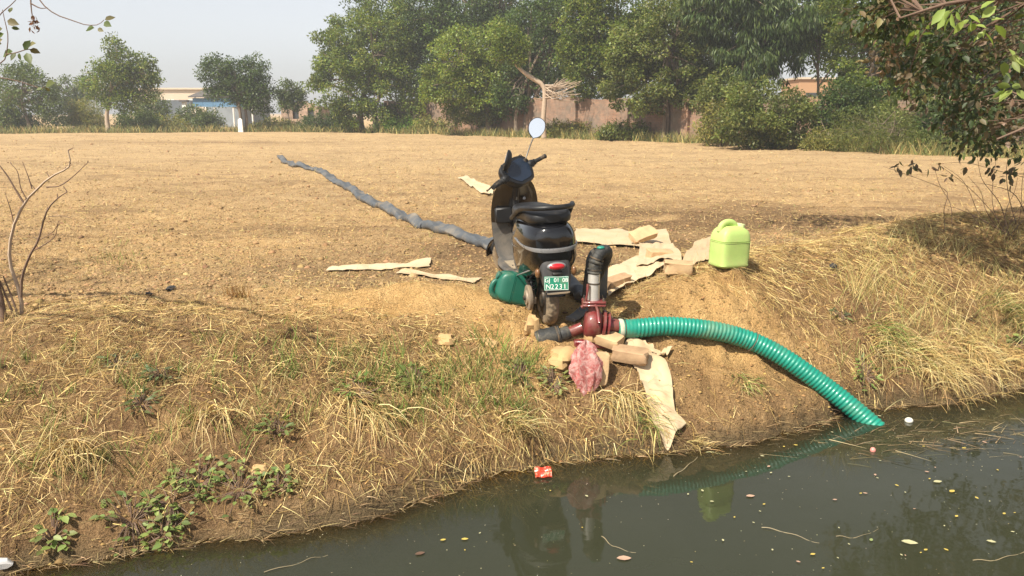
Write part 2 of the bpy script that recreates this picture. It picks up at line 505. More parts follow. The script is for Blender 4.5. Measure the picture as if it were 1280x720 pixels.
    hsum = nt.nodes.new('ShaderNodeMath'); hsum.operation = 'MULTIPLY_ADD'
    nt.links.new(grit.outputs[0], hsum.inputs[0]); hsum.inputs[1].default_value = 0.3; nt.links.new(fine.outputs[0], hsum.inputs[2])
    nt.links.new(bump(nt, hsum.outputs[0], 1.0, 0.05), p.inputs['Normal'])
    nt.links.new(p.outputs[0], out.inputs[0])
    return m
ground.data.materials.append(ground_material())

# ---------------------------------------------------------------- canal water
wx = np.linspace(-30, 40, 260); wt = np.concatenate([np.linspace(-4.6, -0.4, 30), np.linspace(-.36, .30, 34)])
WS, WT = np.meshgrid(wx, wt)
WX = EX + CS * WS - SN * WT; WY = EY + SN * WS + CS * WT
wi = np.arange(WX.size).reshape(WX.shape)
wf = np.stack([wi[:-1, :-1], wi[:-1, 1:], wi[1:, 1:], wi[1:, :-1]], -1).reshape(-1, 4)
water = np_mesh('canal_water', np.stack([WX.ravel(), WY.ravel(), np.zeros(WX.size)], 1), wf, None, smooth_=True)
depth = np.clip(-hterr(WX.ravel(), WY.ravel(), False), 0, 2)
at = water.data.attributes.new('depth', 'FLOAT', 'POINT'); at.data.foreach_set('value', depth.astype(np.float32))
tag(water, kind='structure')
def water_material():
    m, nt, out = new_mat('murky_water')
    a = nt.nodes.new('ShaderNodeAttribute'); a.attribute_name = 'depth'
    # silt hides the bed as the water gets deeper
    ex = nt.nodes.new('ShaderNodeMath'); ex.operation = 'MULTIPLY'; ex.inputs[1].default_value = -9.0
    nt.links.new(a.outputs['Fac'], ex.inputs[0])
    e2 = nt.nodes.new('ShaderNodeMath'); e2.operation = 'EXPONENT'; nt.links.new(ex.outputs[0], e2.inputs[0])
    inv = nt.nodes.new('ShaderNodeMath'); inv.operation = 'SUBTRACT'; inv.inputs[0].default_value = 0.97
    nt.links.new(e2.outputs[0], inv.inputs[1]); inv.use_clamp = True
    silt = noise_node(nt, 0.8, 4, 0.6)
    d = nt.nodes.new('ShaderNodeBsdfDiffuse')
    nt.links.new(mix(nt, silt.outputs[0], (0.026, 0.029, 0.016), (0.042, 0.044, 0.026)), d.inputs[0])
    tr = nt.nodes.new('ShaderNodeBsdfTransparent'); tr.inputs[0].default_value = (0.62, 0.55, 0.36, 1)
    body = nt.nodes.new('ShaderNodeMixShader')
    nt.links.new(inv.outputs[0], body.inputs[0]); nt.links.new(tr.outputs[0], body.inputs[1]); nt.links.new(d.outputs[0], body.inputs[2])
    gl = nt.nodes.new('ShaderNodeBsdfGlossy'); gl.inputs['Roughness'].default_value = 0.035
    rip = noise_node(nt, 9, 3, 0.5); rip2 = noise_node(nt, 2.1, 2, 0.5)
    hs = nt.nodes.new('ShaderNodeMath'); hs.operation = 'MULTIPLY_ADD'
    nt.links.new(rip.outputs[0], hs.inputs[0]); hs.inputs[1].default_value = 0.12; nt.links.new(rip2.outputs[0], hs.inputs[2])
    bn = bump(nt, hs.outputs[0], 0.10, 0.04)
    nt.links.new(bn, gl.inputs['Normal'])
    fr = nt.nodes.new('ShaderNodeFresnel'); fr.inputs[0].default_value = 1.43
    nt.links.new(bn, fr.inputs['Normal'])
    top = nt.nodes.new('ShaderNodeMixShader')
    nt.links.new(fr.outputs[0], top.inputs[0]); nt.links.new(body.outputs[0], top.inputs[1]); nt.links.new(gl.outputs[0], top.inputs[2])
    nt.links.new(top.outputs[0], out.inputs[0])
    return m
water.data.materials.append(water_material())
# ---------------------------------------------------------------- trees
PAL = {'neem': [(0.106, 0.149, 0.023), (0.144, 0.181, 0.03), (0.075, 0.114, 0.02), (0.175, 0.194, 0.035)],
    'light': [(0.145, 0.194, 0.031), (0.182, 0.221, 0.038), (0.109, 0.157, 0.023), (0.212, 0.234, 0.044)],
    'dark': [(0.053, 0.089, 0.022), (0.07, 0.107, 0.023), (0.041, 0.07, 0.016), (0.089, 0.12, 0.027)],
    'creeper': [(0.109, 0.136, 0.029), (0.133, 0.157, 0.036), (0.079, 0.104, 0.022), (0.176, 0.181, 0.051)],
    'hazy': [(0.091, 0.123, 0.028), (0.115, 0.144, 0.032), (0.067, 0.098, 0.023)],
    'bright': [(0.102, 0.181, 0.022), (0.123, 0.207, 0.026), (0.079, 0.146, 0.019)],
    'scrub': [(0.175, 0.178, 0.041), (0.22, 0.205, 0.053), (0.116, 0.139, 0.03), (0.259, 0.224, 0.063)]}
def tree(name, label, cat, base_px, D, ells, pal, n_leaf, clump=0.55, L=0.17, aspect=0.55, droop=0.25, trunk_r=0.16,
         trunks=1, trunk_lean=0.0, group=None, n_clump=None, bark=None, limb=True, crown_name='crown'):
    """ells: lobes of the crown as (x, y, rx, ry) seen in the photograph, each given its own depth"""
    b = at_depth(base_px, 170, D); b.z = gz(b.x, b.y) - 0.05
    root = thing(name, label, cat, b, group=group)
    C = []; Rd = []
    for (cx, cy_, rx, ry) in ells:
        off = rng.uniform(-0.25, 0.25) * rx * D / 1000
        c = at_depth(cx, cy_ + 3, D + off); C.append(np.array(c)); Rd.append((1.08 * rx * D / 1000, 0.85 * max(rx, ry * .8) * D / 1000, 1.12 * ry * D / 1000))
    vol = np.array([r[0] * r[2] for r in Rd]); vol = vol / vol.sum()
    area = sum(r[0] * r[2] for r in Rd) * 3.14
    if n_clump is None: n_clump = int(max(10, min(300, area / (clump * clump) * 1.5)))
    which = rng.choice(len(C), n_clump, p=vol)
    dirs = unit(rng.normal(size=(n_clump, 3))); rad = rng.uniform(0.45, 1.0, n_clump) ** 0.7
    cc = np.array([C[w] + dirs[i] * np.array(Rd[w]) * rad[i] for i, w in enumerate(which)])
    cc[:, 2] = np.maximum(cc[:, 2], b.z + 0.25)
    csz = clump * rng.uniform(0.6, 1.35, n_clump)
    ctint = rng.normal(1.0, 0.20, n_clump)
    k = rng.choice(n_clump, n_leaf, p=csz ** 2 / (csz ** 2).sum())
    o = rng.normal(size=(n_leaf, 3)); o = unit(o) * (rng.uniform(0.15, 1, (n_leaf, 1)) ** 0.6)
    pos = cc[k] + o * csz[k][:, None] * np.array([1, 1, 0.72])
    pos[:, 2] = np.maximum(pos[:, 2], b.z + 0.06)
    ax = o + rng.normal(0, 0.6, (n_leaf, 3)); ax[:, 2] -= droop
    nr = unit(rng.normal(0, 0.7, (n_leaf, 3)) + np.array([0, 0, 0.9]))
    cols = pick_cols(n_leaf, PAL[pal], 0.16) * np.clip(ctint[k], .55, 1.5)[:, None]
    Ls = L * rng.uniform(0.6, 1.35, n_leaf)
    leaves(crown_name, pos - np.array(b), ax, nr, Ls, Ls * aspect, cols, M_LEAF, root)
    if limb:
        mb = MB(); cen = Vector(np.average(np.array(C), axis=0, weights=vol))
        for q in range(trunks):
            a = Vector((rng.uniform(-.5, .5) * (trunks > 1), rng.uniform(-.3, .3) * (trunks > 1), 0))
            top = cen - b + Vector((rng.uniform(-.6, .6), rng.uniform(-.4, .4), 0.4)) * (1 + 0.8 * (trunks > 1))
            h = top.z
            pts = [a, a * 1.0 + Vector((trunk_lean * .15 + rng.uniform(-.1, .1), 0, h * .28)), a * .6 + top * 0.5 * Vector((1, 1, 0)).length * 0 + Vector((top.x * .45 + a.x * .5, top.y * .45, h * .6)), top]
            sp = spline(pts, 9)
            mb.tube(sp, [trunk_r * (1.25 if i == 0 else 1 - 0.085 * i) for i in range(9)], 7)
            for c, r in zip(C, Rd):
                tgt = Vector(c) - b + Vector((0, 0, r[2] * .3))
                st = sp[4 + rng.integers(0, 3)]
                md = (st + tgt) / 2 + Vector((rng.uniform(-.2, .2), rng.uniform(-.2, .2), .15))
                mb.tube([st, md, tgt], [trunk_r * .5, trunk_r * .36, trunk_r * .15], 5)
        lim = [Vector(c) - b for c in C]
        for i in range(min(n_clump, 70)):
            e = Vector(cc[i]) - b; w = lim[which[i]]
            st = w * .65 + cen * 0 + (Vector((cen.x, cen.y, cen.z)) - b) * .35
            mb.tube([st, (st + e) / 2 + Vector((0, 0, .1)), e], [trunk_r * .22, trunk_r * .15, trunk_r * .06], 4, cap=False)
        mb.build('trunk', bark or M_BARK, root, sm=60)
    return root

G_L = 'trees along the far left edge of the field'
tree('roadside_tree', 'hazy rounded tree at the far left edge of the picture', 'tree', 38, 56, [(30, 112, 40, 30), (5, 125, 30, 30), (32, 87, 14, 9), (60, 128, 22, 24)], 'hazy', 9000, .5, .17, group=G_L)
tree('roadside_tree', 'faint hazy tree behind, between the round tree and the tall leaning tree', 'tree', 95, 78, [(85, 112, 22, 20), (108, 122, 22, 22), (75, 135, 26, 20)], 'hazy', 7000, .6, .22, group=G_L)
tree('roadside_tree', 'tall tree with a pale bare trunk and a lopsided pointed crown', 'tree', 137, 54, [(148, 68, 17, 22), (128, 98, 26, 20), (172, 98, 26, 26), (148, 92, 28, 26), (150, 122, 22, 12), (183, 88, 13, 18)], 'neem', 15000, .42, .16, trunk_r=.17, group=G_L, bark=M_PALEBARK)
tree('roadside_tree', 'broad dark green tree on several leaning trunks beside the blue shed', 'tree', 305, 56, [(270, 84, 22, 16), (300, 96, 30, 22), (318, 92, 20, 24), (285, 110, 24, 18), (322, 118, 20, 22)], 'dark', 14000, .40, .16, trunk_r=.13, trunks=3, group=G_L)
tree('roadside_tree', 'small slender tree with a loose crown before the brick ruin', 'tree', 364, 60, [(360, 110, 15, 11), (368, 122, 15, 14), (354, 122, 10, 9)], 'hazy', 4200, .32, .15, trunk_r=.07, group=G_L)
G_B = 'trees in the belt along the brick wall'
tree('belt_tree', 'huge light green tree at the left end of the tree belt', 'tree', 452, 54, [(430, 55, 34, 32), (470, 60, 44, 50), (425, 105, 42, 34), (480, 110, 46, 38), (500, 40, 40, 44), (405, 75, 22, 30), (395, 100, 14, 10), (455, 140, 46, 18)], 'neem', 40000, .55, .17, trunk_r=.25, group=G_B)
tree('belt_tree', 'dark tall tree rising behind the bright hanging crown', 'tree', 560, 54, [(545, 20, 46, 40), (590, 0, 50, 40), (640, 10, 46, 50), (540, 70, 26, 50), (610, 40, 40, 40)], 'dark', 26000, .6, .19, trunk_r=.25, group=G_B)
tree('belt_tree', 'bright green crown hanging low over the left part of the brick wall', 'tree', 612, 47, [(570, 70, 40, 30), (610, 60, 44, 34), (565, 105, 38, 28), (620, 100, 42, 30), (545, 125, 18, 14), (655, 85, 22, 30), (585, 125, 26, 14), (625, 128, 26, 12)], 'light', 32000, .42, .15, trunk_r=.2, group=G_B)
tree('belt_tree', 'dark shaded tree with several trunks behind the bare sapling', 'tree', 650, 45.5, [(660, 45, 30, 36), (650, 100, 30, 30), (690, 70, 28, 30), (700, 20, 34, 30), (635, 128, 26, 12)], 'dark', 17000, .45, .16, trunk_r=.15, trunks=4, group=G_B)
tree('belt_tree', 'tall olive green tree right of the bare sapling', 'tree', 772, 42, [(735, 25, 36, 40), (770, 10, 46, 40), (745, 75, 34, 36), (780, 60, 40, 44), (725, 60, 22, 30), (750, 108, 36, 18), (785, 118, 26, 16), (715, 90, 18, 16)], 'neem', 32000, .45, .15, trunk_r=.17, trunks=2, group=G_B)
tree('belt_tree', 'great rounded creeper covered tree in the middle of the belt', 'tree', 835, 37.5, [(830, 60, 52, 44), (800, 105, 46, 30), (865, 85, 40, 44), (850, 25, 50, 30), (880, 110, 28, 26), (790, 70, 30, 34), (842, 122, 42, 16)], 'creeper', 36000, .36, .12, aspect=.75, trunk_r=.13, trunks=3, group=G_B)
tree('belt_tree', 'very dark tree with drooping narrow leaves right of the creeper covered one', 'tree', 935, 36, [(915, 25, 40, 40), (955, 30, 40, 40), (930, 70, 34, 30), (975, 60, 28, 36), (990, 10, 40, 36), (950, 90, 30, 16), (890, -10, 40, 40), (930, -20, 50, 40)], 'dark', 36000, .42, .26, aspect=.18, droop=2.2, trunk_r=.18, group=G_B)
tree('belt_tree', 'thin tree with forked dark stem in the gap of the belt', 'tree', 1022, 37, [(1015, 55, 26, 24), (1040, 30, 34, 30), (1052, 72, 20, 12), (1000, 40, 20, 24), (1030, -5, 40, 40)], 'neem', 15000, .34, .13, trunk_r=.09, group=G_B)
tree('belt_tree', 'mid green feathery tree right of the gap in the belt', 'tree', 1100, 31, [(1085, 60, 46, 40), (1130, 40, 50, 44), (1090, 100, 40, 26), (1150, 95, 50, 40), (1190, 50, 50, 50), (1120, 115, 40, 20), (1090, 5, 50, 45), (1160, -10, 50, 40), (1085, 135, 36, 16)], 'neem', 46000, .34, .11, aspect=.5, trunk_r=.16, trunks=2, group=G_B)
tree('belt_tree', 'dark tree at the right end of the belt behind the overhanging branch', 'tree', 1230, 29, [(1210, 90, 50, 50), (1260, 60, 50, 60), (1270, 130, 46, 40), (1200, 20, 50, 40), (1195, 140, 40, 30)], 'dark', 24000, .38, .12, trunk_r=.18, trunks=2, group=G_B)
for k, (px, D_, els) in enumerate(((470, 62, [(470, 40, 50, 60), (520, 60, 50, 60), (500, 110, 50, 30)]), (590, 60, [(580, 50, 60, 60), (640, 60, 60, 60), (600, 110, 60, 25)]), (710, 56, [(700, 50, 60, 60), (760, 50, 60, 60), (720, 105, 60, 25)]),
        (840, 52, [(840, 50, 60, 60), (890, 40, 60, 60), (900, 100, 30, 25)]), (1090, 42, [(1080, 40, 60, 60), (1150, 60, 60, 60), (1100, 105, 50, 25)]), (1230, 38, [(1220, 60, 70, 60), (1290, 60, 60, 70), (1240, 120, 70, 30)]))):
    tree('backing_tree', ['dark tree behind the huge light green one', 'dark tree behind the bright hanging crown', 'dark tree behind the bare sapling', 'dark tree behind the creeper covered one', 'dark tree behind the feathery one', 'dark tree behind the overhanging branch'][k] + ', deepest in the belt', 'tree', px, D_, els, 'dark', 20000, .6, .2, trunk_r=.2, group=G_B)
# low bushes
G_S = 'bushes at the field edge'
def bush(label, px, py, rx, ry, D, pal, n, L=.12, asp=.5, name='field_edge_bush', **kw):
    return tree(name, label, 'bush', px, D, [(px, py, rx, ry), (px - rx * .5, py + ry * .3, rx * .6, ry * .7), (px + rx * .5, py + ry * .3, rx * .6, ry * .7)], pal, n, L=L, aspect=asp, clump=.3, trunk_r=.03, trunks=2, group=G_S, crown_name='foliage', **kw)
bush('bright green low bush in front of the huge belt tree', 502, 155, 30, 10, 53, 'bright', 6500, .13)
bush('dark low hedge of scrub at the foot of the huge belt tree', 410, 150, 34, 11, 56, 'dark', 6500, .14)
bush('hazy dark bush under the tall leaning tree', 172, 148, 26, 15, 58, 'hazy', 5200, .15)
bush('hazy green bush in front of the grey tin fence', 210, 152, 30, 9, 60, 'scrub', 4500, .15)
bush('dark bush below the blue shed', 262, 146, 18, 13, 61, 'hazy', 4000, .14)
bush('green bush at the extreme left field edge', 15, 150, 30, 14, 57, 'hazy', 5500, .15)
bush('low scrub between the shed and the brick ruin', 345, 154, 34, 7, 60, 'scrub', 4000, .14)
bush('leafy bush hiding the foot of the white pillar', 240, 142, 16, 12, 63, 'hazy', 3200, .15)
bush('hazy bush before the cream house', 190, 132, 20, 18, 66, 'hazy', 4200, .17)
bush('grey green bush at the foot of the bare sapling', 705, 160, 26, 12, 42, 'scrub', 4200, .13)
bush('creeper hanging over the wall left of the sapling', 590, 140, 34, 12, 47.5, 'creeper', 5000, .13)
bush('dark weeds at the wall under the olive tree', 780, 162, 30, 12, 38.5, 'creeper', 4800, .12)
bush('scrub against the wall left of the hanging crown', 540, 155, 20, 12, 51, 'scrub', 3200, .13)
bush('brown dry reeds standing at the left field edge', 108, 142, 20, 19, 57, 'scrub', 6000, .36, .07, name='reed_clump')
bush('large dark leafy bush in front of the wall with yellow green tips', 955, 140, 52, 36, 29.5, 'creeper', 17000, .11, .55)
bush('small olive bush to the right of the large dark bush', 1035, 172, 24, 17, 28, 'scrub', 5000, .08, .4)
bush('brownish dry thicket at the right end of the field', 1100, 160, 55, 24, 27, 'creeper', 8000, .16, .08, name='dry_thicket')
bush('dark green bush covering the wall right of the large dark bush', 1062, 130, 46, 34, 29.8, 'dark', 12000, .11, .5)
bush('brown tangled creeper on the wall below the feathery tree', 1135, 140, 42, 30, 28.6, 'creeper', 9000, .10, .5)
bush('dark bush against the wall at the right end', 1220, 150, 60, 34, 26.5, 'dark', 12000, .10, .5)
bush('brown creeper on the wall between the two big bushes', 905, 118, 30, 30, 33, 'creeper', 7000, .11, .6)
bush('tangled scrub hugging the wall left of the large dark bush', 895, 150, 20, 26, 32, 'scrub', 5200, .10, .4)
bush('low weeds under the overhanging branch at the right field edge', 1190, 175, 50, 16, 26, 'creeper', 7000, .1, .3)

# the bare sapling by the wall with a brush of dry twigs
sp_root = thing('bare_sapling', 'pale crooked sapling with bare trunk and a brush of dry twigs by the wall', 'tree', at_depth(680, 171, 40.5))
sb = sp_root.location
tp = [at_depth(*q, 40.5) - sb for q in ((680, 172), (679, 150), (681, 120), (678, 106), (664, 97), (650, 86), (641, 74), (634, 60), (630, 48))]
MB().tube(spline(tp, 16), [.14, .13, .12, .12, .11, .11, .11, .11, .11,   .09, .09, .08, .07, .06, .05, .04], 8).build('trunk', M_PALEBARK, sp_root, 60)
nl = 3600; cen_ = np.array([np.array(at_depth(*q, 40.2) - sb) for q in ((640, 60), (628, 52), (652, 56), (636, 42), (646, 72), (622, 68))]); kk = rng.integers(0, 6, nl)
oo = unit(rng.normal(size=(nl, 3))) * rng.uniform(.2, 1, (nl, 1)) ** .6
leaves('crown', cen_[kk] + oo * np.array([.55, .55, .42]), oo + rng.normal(0, .6, (nl, 3)), rng.normal(0, .7, (nl, 3)) + np.array([0, 0, .9]), .14 * rng.uniform(.6, 1.3, nl), .08 * rng.uniform(.6, 1.3, nl), pick_cols(nl, PAL['neem'], .18), M_LEAF, sp_root)
tw = MB()
for k in range(46):
    a = at_depth(681 + rng.uniform(-2, 3), rng.uniform(106, 126), 40.5) - sb
    e = at_depth(rng.uniform(695, 728), rng.uniform(96, 126), 40.5 + rng.uniform(-1.2, 1.2)) - sb
    m_ = (a + e) / 2 + Vector((0, 0, rng.uniform(-.25, .05)))
    tw.tube([a, m_, e], [.028, .02, .010], 4, cap=False)
for e in ((668, 122), (672, 118)):
    tw.tube([at_depth(679, 126, 40.5) - sb, at_depth(*e, 40.3) - sb], [.03, .015], 4)
tw.build('twig_brush', M_PALEBARK, sp_root, 60)

# ---------------------------------------------------------------- brick wall behind the trees
def brick_material(name, c1, c2, mortar, scale=1.0):
    m, nt, out = new_mat(name)
    p = nt.nodes.new('ShaderNodeBsdfPrincipled'); p.inputs['Roughness'].default_value = 0.92
    tc = nt.nodes.new('ShaderNodeTexCoord')
    b = nt.nodes.new('ShaderNodeTexBrick')
    b.inputs['Color1'].default_value = rgba(c1); b.inputs['Color2'].default_value = rgba(c2); b.inputs['Mortar'].default_value = rgba(mortar)
    b.inputs['Scale'].default_value = 1.0; b.inputs['Mortar Size'].default_value = 0.012; b.inputs['Brick Width'].default_value = .24; b.inputs['Row Height'].default_value = .078
    mp = nt.nodes.new('ShaderNodeMapping'); mp.inputs['Rotation'].default_value = (R(90), 0, 0)
    nt.links.new(tc.outputs['Object'], mp.inputs[0]); nt.links.new(mp.outputs[0], b.inputs['Vector'])
    n = noise_node(nt, 0.7, 6, .65); n2 = noise_node(nt, 5, 4, .6)
    c = mix(nt, ramp(nt, n.outputs[0], .40, .62).outputs[0], b.outputs[0], (.19, .15, .115))
    c = mix(nt, ramp(nt, n2.outputs[0], .35, .75, (.65,) * 3, (1.2,) * 3).outputs[0], (0, 0, 0), c) if False else mix(nt, 1.0, c, ramp(nt, n2.outputs[0], .3, .75, (.7,) * 3, (1.2,) * 3).outputs[0], 'MULTIPLY')
    nt.links.new(c, p.inputs['Base Color'])
    nt.links.new(bump(nt, b.outputs['Fac'], -0.8, .01), p.inputs['Normal'])
    nt.links.new(p.outputs[0], out.inputs[0])
    return m
M_BRICKWALL = brick_material('old_brickwork', (.28, .145, .088), (.36, .20, .125), (.24, .17, .12))
wa, wb = Vector((-9, 58.3)), Vector((19, 23.3))
wl = (wb - wa).length; wang = math.atan2(wb.y - wa.y, wb.x - wa.x)
wall = thing('brick_wall', 'long weathered red brick boundary wall behind the belt of trees', 'wall', (wa.x, wa.y, FIELD - .1), (0, 0, wang))
mb = MB(); nseg = 60
ring = []
for k in range(nseg + 1):
    x = wl * k / nseg; h = 2.25 - .35 * k / nseg + .12 * float(vnoise(np.array([x * .7]), np.array([1.0]), 3)[0]) - (.5 if 10 < x < 12 else 0)
    ring.append([(x, -.12, -.3), (x, -.12, h), (x, .12, h), (x, .12, -.3)])
mb.loft(ring).build('brickwork', M_BRICKWALL, wall, 30)
for k in range(12):
    x = 1.5 + k * wl / 12.2
    MB().box((x, -.16, .85), (.36, .28, 2.3)).build('pier', M_BRICKWALL, wall, 30)
# ---------------------------------------------------------------- far buildings
M_CREAM = solid('cream_plaster', (.52, .44, .34), .9, var=.12, scale=1.2)
M_WHITEW = solid('white_wash', (.72, .70, .66), .9, var=.15, scale=3)
M_DARKWIN = solid('dark_window', (.05, .055, .06), .25, var=.3)
M_BLUE = solid('blue_sheet', (.09, .20, .33), .6, var=.2, scale=2)
M_THATCH = solid('dark_roof_sheet', (.09, .08, .075), .85, var=.35, scale=4)
M_TIN = solid('grey_tin', (.30, .34, .38), .5, metal=.3, var=.2, scale=2)
M_ORANGE = solid('orange_plaster', (.42, .25, .14), .9, var=.15)
D = 92
a = at_depth(168, 140, D); b = at_depth(268, 108, D)
bld = thing('house', 'long cream flat roofed house far beyond the left trees', 'building', ((a.x + b.x) / 2, D, FIELD - .1))
w_ = b.x - a.x; h_ = (b.z - FIELD + .1) * .92
MB().box((0, 3, h_ / 2), (w_, 6, h_)).build('wall', M_CREAM, bld, 30)
MB().box((0, 3, h_ + .09), (w_ + .5, 6.5, .18)).build('roof_slab', M_CREAM, bld, 30)
for k, u in enumerate((-.32, -.05, .22, .42)):
    wnd = MB().box((u * w_, -.02, h_ * .58), (.9, .1, 1.1)).build('window', M_WHITEW, bld, 30)
    MB().box((u * w_, -.075, h_ * .58), (.72, .03, .92)).build('pane', M_DARKWIN, wnd, 30)
D = 70
e1 = at_depth(240, 121, D); e2 = at_depth(325, 121, D); ap = at_depth(268, 104, D)
shed = thing('farm_shed', 'open shed with dark pitched roof and blue sheet front behind the broad dark tree', 'building', (e1.x, D, FIELD - .05))
hw = e2.x - e1.x; he = e1.z - FIELD; hr = ap.z - FIELD
MB().loft([[(-.2, -.4, he), (-.2, -.4, he + .08), (1.9, 1.4, hr + .08), (1.9, 1.4, hr)], [(hw, -.4, he), (hw, -.4, he + .08), (hw, 1.4, hr + .08), (hw, 1.4, hr)]]).build('roof', M_THATCH, shed, 30)
MB().loft([[(-.2, 3.2, he), (-.2, 3.2, he + .08), (1.9, 1.42, hr + .075), (1.9, 1.42, hr)], [(hw, 3.2, he), (hw, 3.2, he + .08), (hw, 1.42, hr + .075), (hw, 1.42, hr)]]).build('roof', M_THATCH, shed, 30)
for k in range(5):
    MB().box((.5 + k * .86, -.12, he - .42), (.84, .05, .72)).build('blue_panel', M_BLUE, shed, 30)
MB().box((hw / 2, 2.9, he / 2), (hw * .96, .15, he)).build('back_wall', M_TIN, shed, 30)
for k in range(4):
    MB().tube([(.25 + k * 1.6, -.02, 0), (.25 + k * 1.6, -.02, he)], .07, 8).build('post', M_WHITEW, shed)
p = at_depth(232, 148, 68)
pil = thing('gate_pillar', 'tall white pillar with a wider cap left of the blue shed', 'pillar', (p.x, 68, FIELD))
MB().box((0, 0, 1.0), (.34, .34, 2.3), taper=.9).build('shaft', M_WHITEW, pil, 30)
MB().box((0, 0, 2.22), (.62, .62, .16)).build('cap', M_THATCH, pil, 30)
p = at_depth(301, 160, 55.5)
po = MB().box((0, 0, .38), (.34, .20, .95), taper=.82).box((0, 0, .86), (.24, .15, .12), taper=.5).build('boundary_stone', M_WHITEW, None, 30, loc=(p.x, 55.5, gz(p.x, 55.5)))
tag(po, 'short whitewashed boundary stone in front of the broad dark tree', 'stone')
a = at_depth(196, 150, 74); b = at_depth(238, 125, 74)
fence = thing('tin_fence', 'grey corrugated tin fence left of the white pillar', 'fence', (a.x, 74, FIELD))
hh = b.z - FIELD; nn = 9; ww = (b.x - a.x) / nn
for k in range(nn):
    prof = []
    for q in range(13):
        x = k * ww + ww * q / 12 * .98
        prof.append((x, .03 * math.sin(q * 2.1)))
    MB().loft([[(x, y, 0) for x, y in prof] + [(x, y + .012, 0) for x, y in prof[::-1]], [(x, y, hh) for x, y in prof] + [(x, y + .012, hh) for x, y in prof[::-1]]]).build('tin_sheet', M_TIN, fence, 30)
D = 64
a = at_depth(352, 150, D); b = at_depth(398, 127, D)
ruin = thing('brick_ruin', 'low roofless pinkish brick building beside the huge belt tree', 'building', (a.x, D, FIELD - .05))
w_ = b.x - a.x; h_ = b.z - FIELD
M_RUIN = brick_material('ruin_brick', (.48, .30, .21), (.55, .36, .26), (.46, .36, .28))
for (x0, x1, z0, z1) in ((0, .3, 0, .95), (.3, .46, 0, .4), (.3, .46, .78, 1.0), (.46, .7, 0, 1.05), (.7, .86, 0, .42), (.7, .86, .8, .97), (.86, 1, 0, .86)):
    MB().box(((x0 + x1) / 2 * w_, .13, (z0 + z1) / 2 * h_), ((x1 - x0) * w_ - .004, .26, (z1 - z0) * h_ - .004)).build('masonry', M_RUIN, ruin, 30)
for u in (.38, .78):
    MB().box((u * w_, .22, .6 * h_), (.16 * w_, .04, .4 * h_)).build('opening_shade', M_DARKWIN, ruin, 30)  # dark panel stands in for the shade inside each window opening
for u_ in (.03, .96):
    MB().box((u_ * w_, 2.02, .43 * h_), (.24, 3.5, .86 * h_)).build('side_wall', M_RUIN, ruin, 30)
D = 62
a = at_depth(998, 118, D); b = at_depth(1066, 99, D)
ob = thing('orange_building', 'flat orange building glimpsed through the gap above the wall', 'building', ((a.x + b.x) / 2, D, FIELD))
w_ = b.x - a.x; h_ = b.z - FIELD
MB().box((0, 2, h_ / 2), (w_, 4, h_)).build('wall', M_ORANGE, ob, 30)
MB().box((0, 2, h_ + .07), (w_ + .3, 4.3, .14)).build('parapet', M_CREAM, ob, 30)
for u in (-.25, .25):
    MB().box((u * w_, -.03, h_ * .6), (.9, .08, 1.0)).build('window', M_DARKWIN, ob, 30)
# ---------------------------------------------------------------- electric scooter
M_GLOSS = solid('black_gloss_plastic', (.004, .004, .005), .12, var=.3, scale=7, dust=.06, dust_col=(.07, .055, .04), coat=.4)
M_MATTE = solid('black_matte_plastic', (.008, .008, .009), .5, var=.3, scale=14, dust=.14, dust_col=(.09, .07, .05))
M_SEAT = solid('seat_vinyl', (.008, .008, .009), .45, var=.3, scale=9, dust=.18, dust_col=(.11, .09, .07), bmp=.15, bscale=160)
M_GREYP = solid('grey_plastic', (.045, .045, .046), .5, var=.2, scale=8, dust=.42, dust_col=(.15, .12, .09))
M_FLOOR = solid('dusty_floor_plastic', (.06, .058, .055), .7, var=.25, scale=7, dust=.5, dust_col=(.20, .165, .125))
M_MAT = solid('ribbed_foot_mat', (.16, .14, .11), .85, var=.3, scale=30, dust=.75, dust_col=(.40, .31, .20), bmp=.8, bscale=90)
M_TRIM = solid('satin_trim', (.26, .26, .265), .30, metal=.4, var=.2, scale=8, dust=.3, dust_col=(.25, .22, .18))
M_TYRE = solid('tyre_rubber', (.022, .020, .018), .85, var=.3, scale=18, dust=.85, dust_col=(.36, .27, .17))
M_DUSTMETAL = solid('dusty_cast_metal', (.22, .19, .16), .6, metal=.5, var=.25, scale=14, dust=.75, dust_col=(.40, .30, .19))
M_DARKMETAL = solid('dark_metal', (.05, .05, .05), .45, metal=.7, var=.3, scale=14, dust=.4)
M_REDLENS = solid('red_lens', (.45, .012, .018), .12, var=.25, scale=20, coat=.5)
M_AMBER = solid('smoked_amber_lens', (.16, .075, .03), .25, var=.25, scale=20, dust=.3)
M_PLATE = solid('green_plate', (.012, .22, .13), .4, var=.2, scale=12, dust=.2)
M_PLATETXT = solid('plate_lettering', (.82, .84, .80), .5, var=.06, scale=20)
M_SCREEN = solid('display_glass', (.010, .018, .035), .05, var=.2, scale=3, coat=1.0)
M_GRIP = solid('grip_rubber', (.012, .012, .012), .75, var=.3, scale=30, dust=.2, bmp=.5, bscale=250)
def mirror_material():
    m, nt, out = new_mat('mirror_glass')
    g = nt.nodes.new('ShaderNodeBsdfGlossy'); g.inputs[0].default_value = (.92, .94, .95, 1); g.inputs['Roughness'].default_value = .02
    nt.links.new(g.outputs[0], out.inputs[0]); return m
M_MIRROR = mirror_material()

